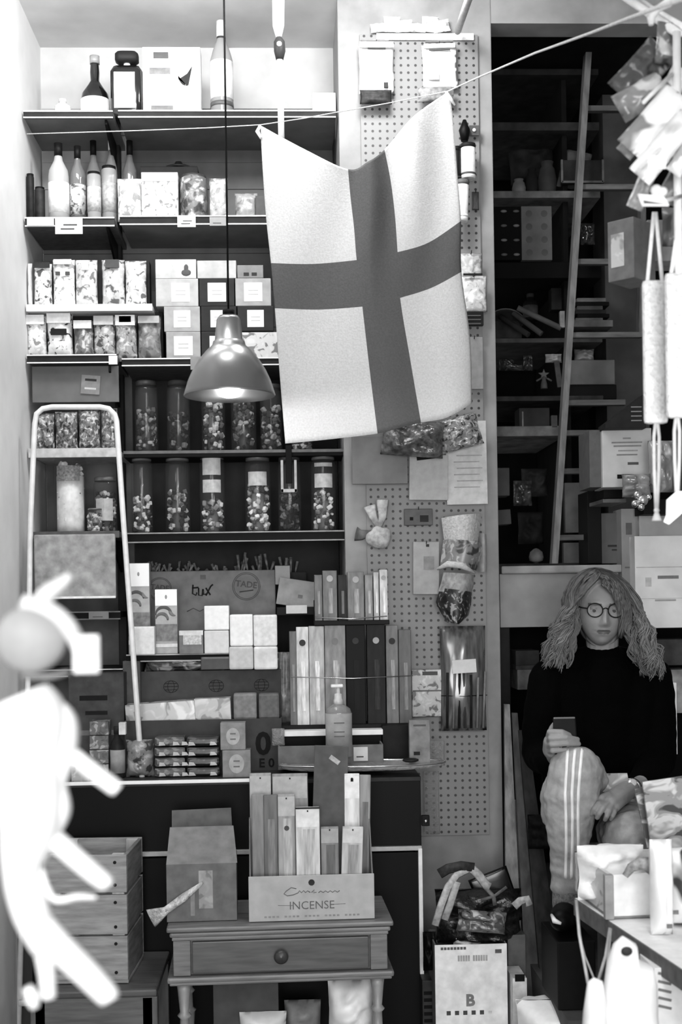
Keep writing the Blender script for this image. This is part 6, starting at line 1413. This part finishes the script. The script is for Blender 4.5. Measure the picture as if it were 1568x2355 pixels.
# watch, socks, shoes
c=X(1452,1813,-.69); o=mk('x',nb(),M(1)); bpy.data.objects.remove(o)
ax=(X(1430,1828,-.76)-X(1470,1804,-.62)).normalized(); rt=ax.to_track_quat('Z','Y').to_matrix().to_4x4()
bm=nb(); lathe(bm,[(.0285,-.008),(.031,-.008),(.031,.008),(.0285,.008)],n=28); w_=mk('watch',bm,M(150,.25,.1,metal=.8),person); w_.matrix_world=Matrix.Translation(c)@rt
dn=Vector((-.1,-.75,.65)).normalized(); bm=nb(); lathe(bm,[(.013,0),(.0135,.004),(.011,.006),(0,.006)],n=24); d_=mk('watch_face',bm,M(225,.12,.05,metal=.5),w_); d_.matrix_world=Matrix.Translation(c+dn*.0295)@dn.to_track_quat('Z','Y').to_matrix().to_4x4()
organic('sock',[[K(1303,2030,-.745,.043),K(1300,2080,-.735,.04)]],.005,M(120,.9,.3,60),person,3)
shoe=organic('shoe',[[K(1302,2100,-.70,.042),K(1296,2108,-.80,.040),K(1290,2116,-.88,.033)]],.005,M(14,.4),person,3)
bm=nb(); tube(bm,[X(1268,2104,-.90),X(1275,2118,-.93),X(1290,2124,-.94)],[.004,.008,.004],8); mk('toe_cap',bm,M(225,.4),shoe)
organic('shoe',[[K(1466,2272,-.70,.042),K(1466,2282,-.80,.040),K(1467,2290,-.88,.033)]],.005,M(14,.4),person,3)
# phone
p0=X(1299,1650,-.775); p1=X(1300,1735,-.80)
o=E('phone','dark smartphone held upright in the seated person\'s hand','phone',(p0+p1)/2); d_=(p0-p1); a_=math.atan2(-(d_.y),d_.z)
o.rotation_euler=(-math.atan2(d_.y,d_.z)*1.0,0,0)
bm=nb(); box(bm,(0,0,0),(.068,.009,d_.length),.004); mk('phone_body',bm,M(26,.3),o)
bm=nb(); box(bm,(0,-.001,d_.length/2-.002),(.064,.0085,.006),.002); mk('top_edge',bm,M(120,.2,0,metal=.6),o)
bm=nb(); box(bm,(0,.005,0),(.062,.001,d_.length-.012)); mk('screen',bm,M(12,.15),o)
# stool and foot box
zst=X(1385,1900,-.28).z-.128
o=E('stool','dark wooden stool under the seated person','stool',(X(1385,1900,-.24).x,-.24,.42))
bm=nb(); lathe(bm,[(.17,zst-.42-.035),(.18,zst-.42-.02),(.18,zst-.42-.008),(.17,zst-.42)],n=28); mk('seat',bm,M(20),o)
for a in range(4):
    ca,sa=math.cos(a*PI/2+.6),math.sin(a*PI/2+.6)
    bm=nb(); tube(bm,[(ca*.19,sa*.19,.0),(ca*.13,sa*.13,zst-.42-.03)],.014,8); mk('leg',bm,M(24),o)
zf=X(1300,2108,-.79).z-.042
o=mk('foot_box',(lambda b:(box(b,(0,0,(zf-.42)/2),(.11,.24,zf-.42),.004),b)[1])(nb()),M(22,.6),None,(X(1304,2110,-.79).x,-.79,.42)); tag(o,'low dark box under the striped trouser leg\'s shoe','box')
# dark cushion bits beside the person
BAG('cushion','dark quilted cushion edge beside the striped trouser leg','cushion',1222,1880,1290,1960,-.45,.12,M(24,.8,.5,30),None,wr=.3)
B('small_carton','black open box with a round mark between the knees','box',1352,1878,1392,1938,-.62,.06,M(14,.6),None)
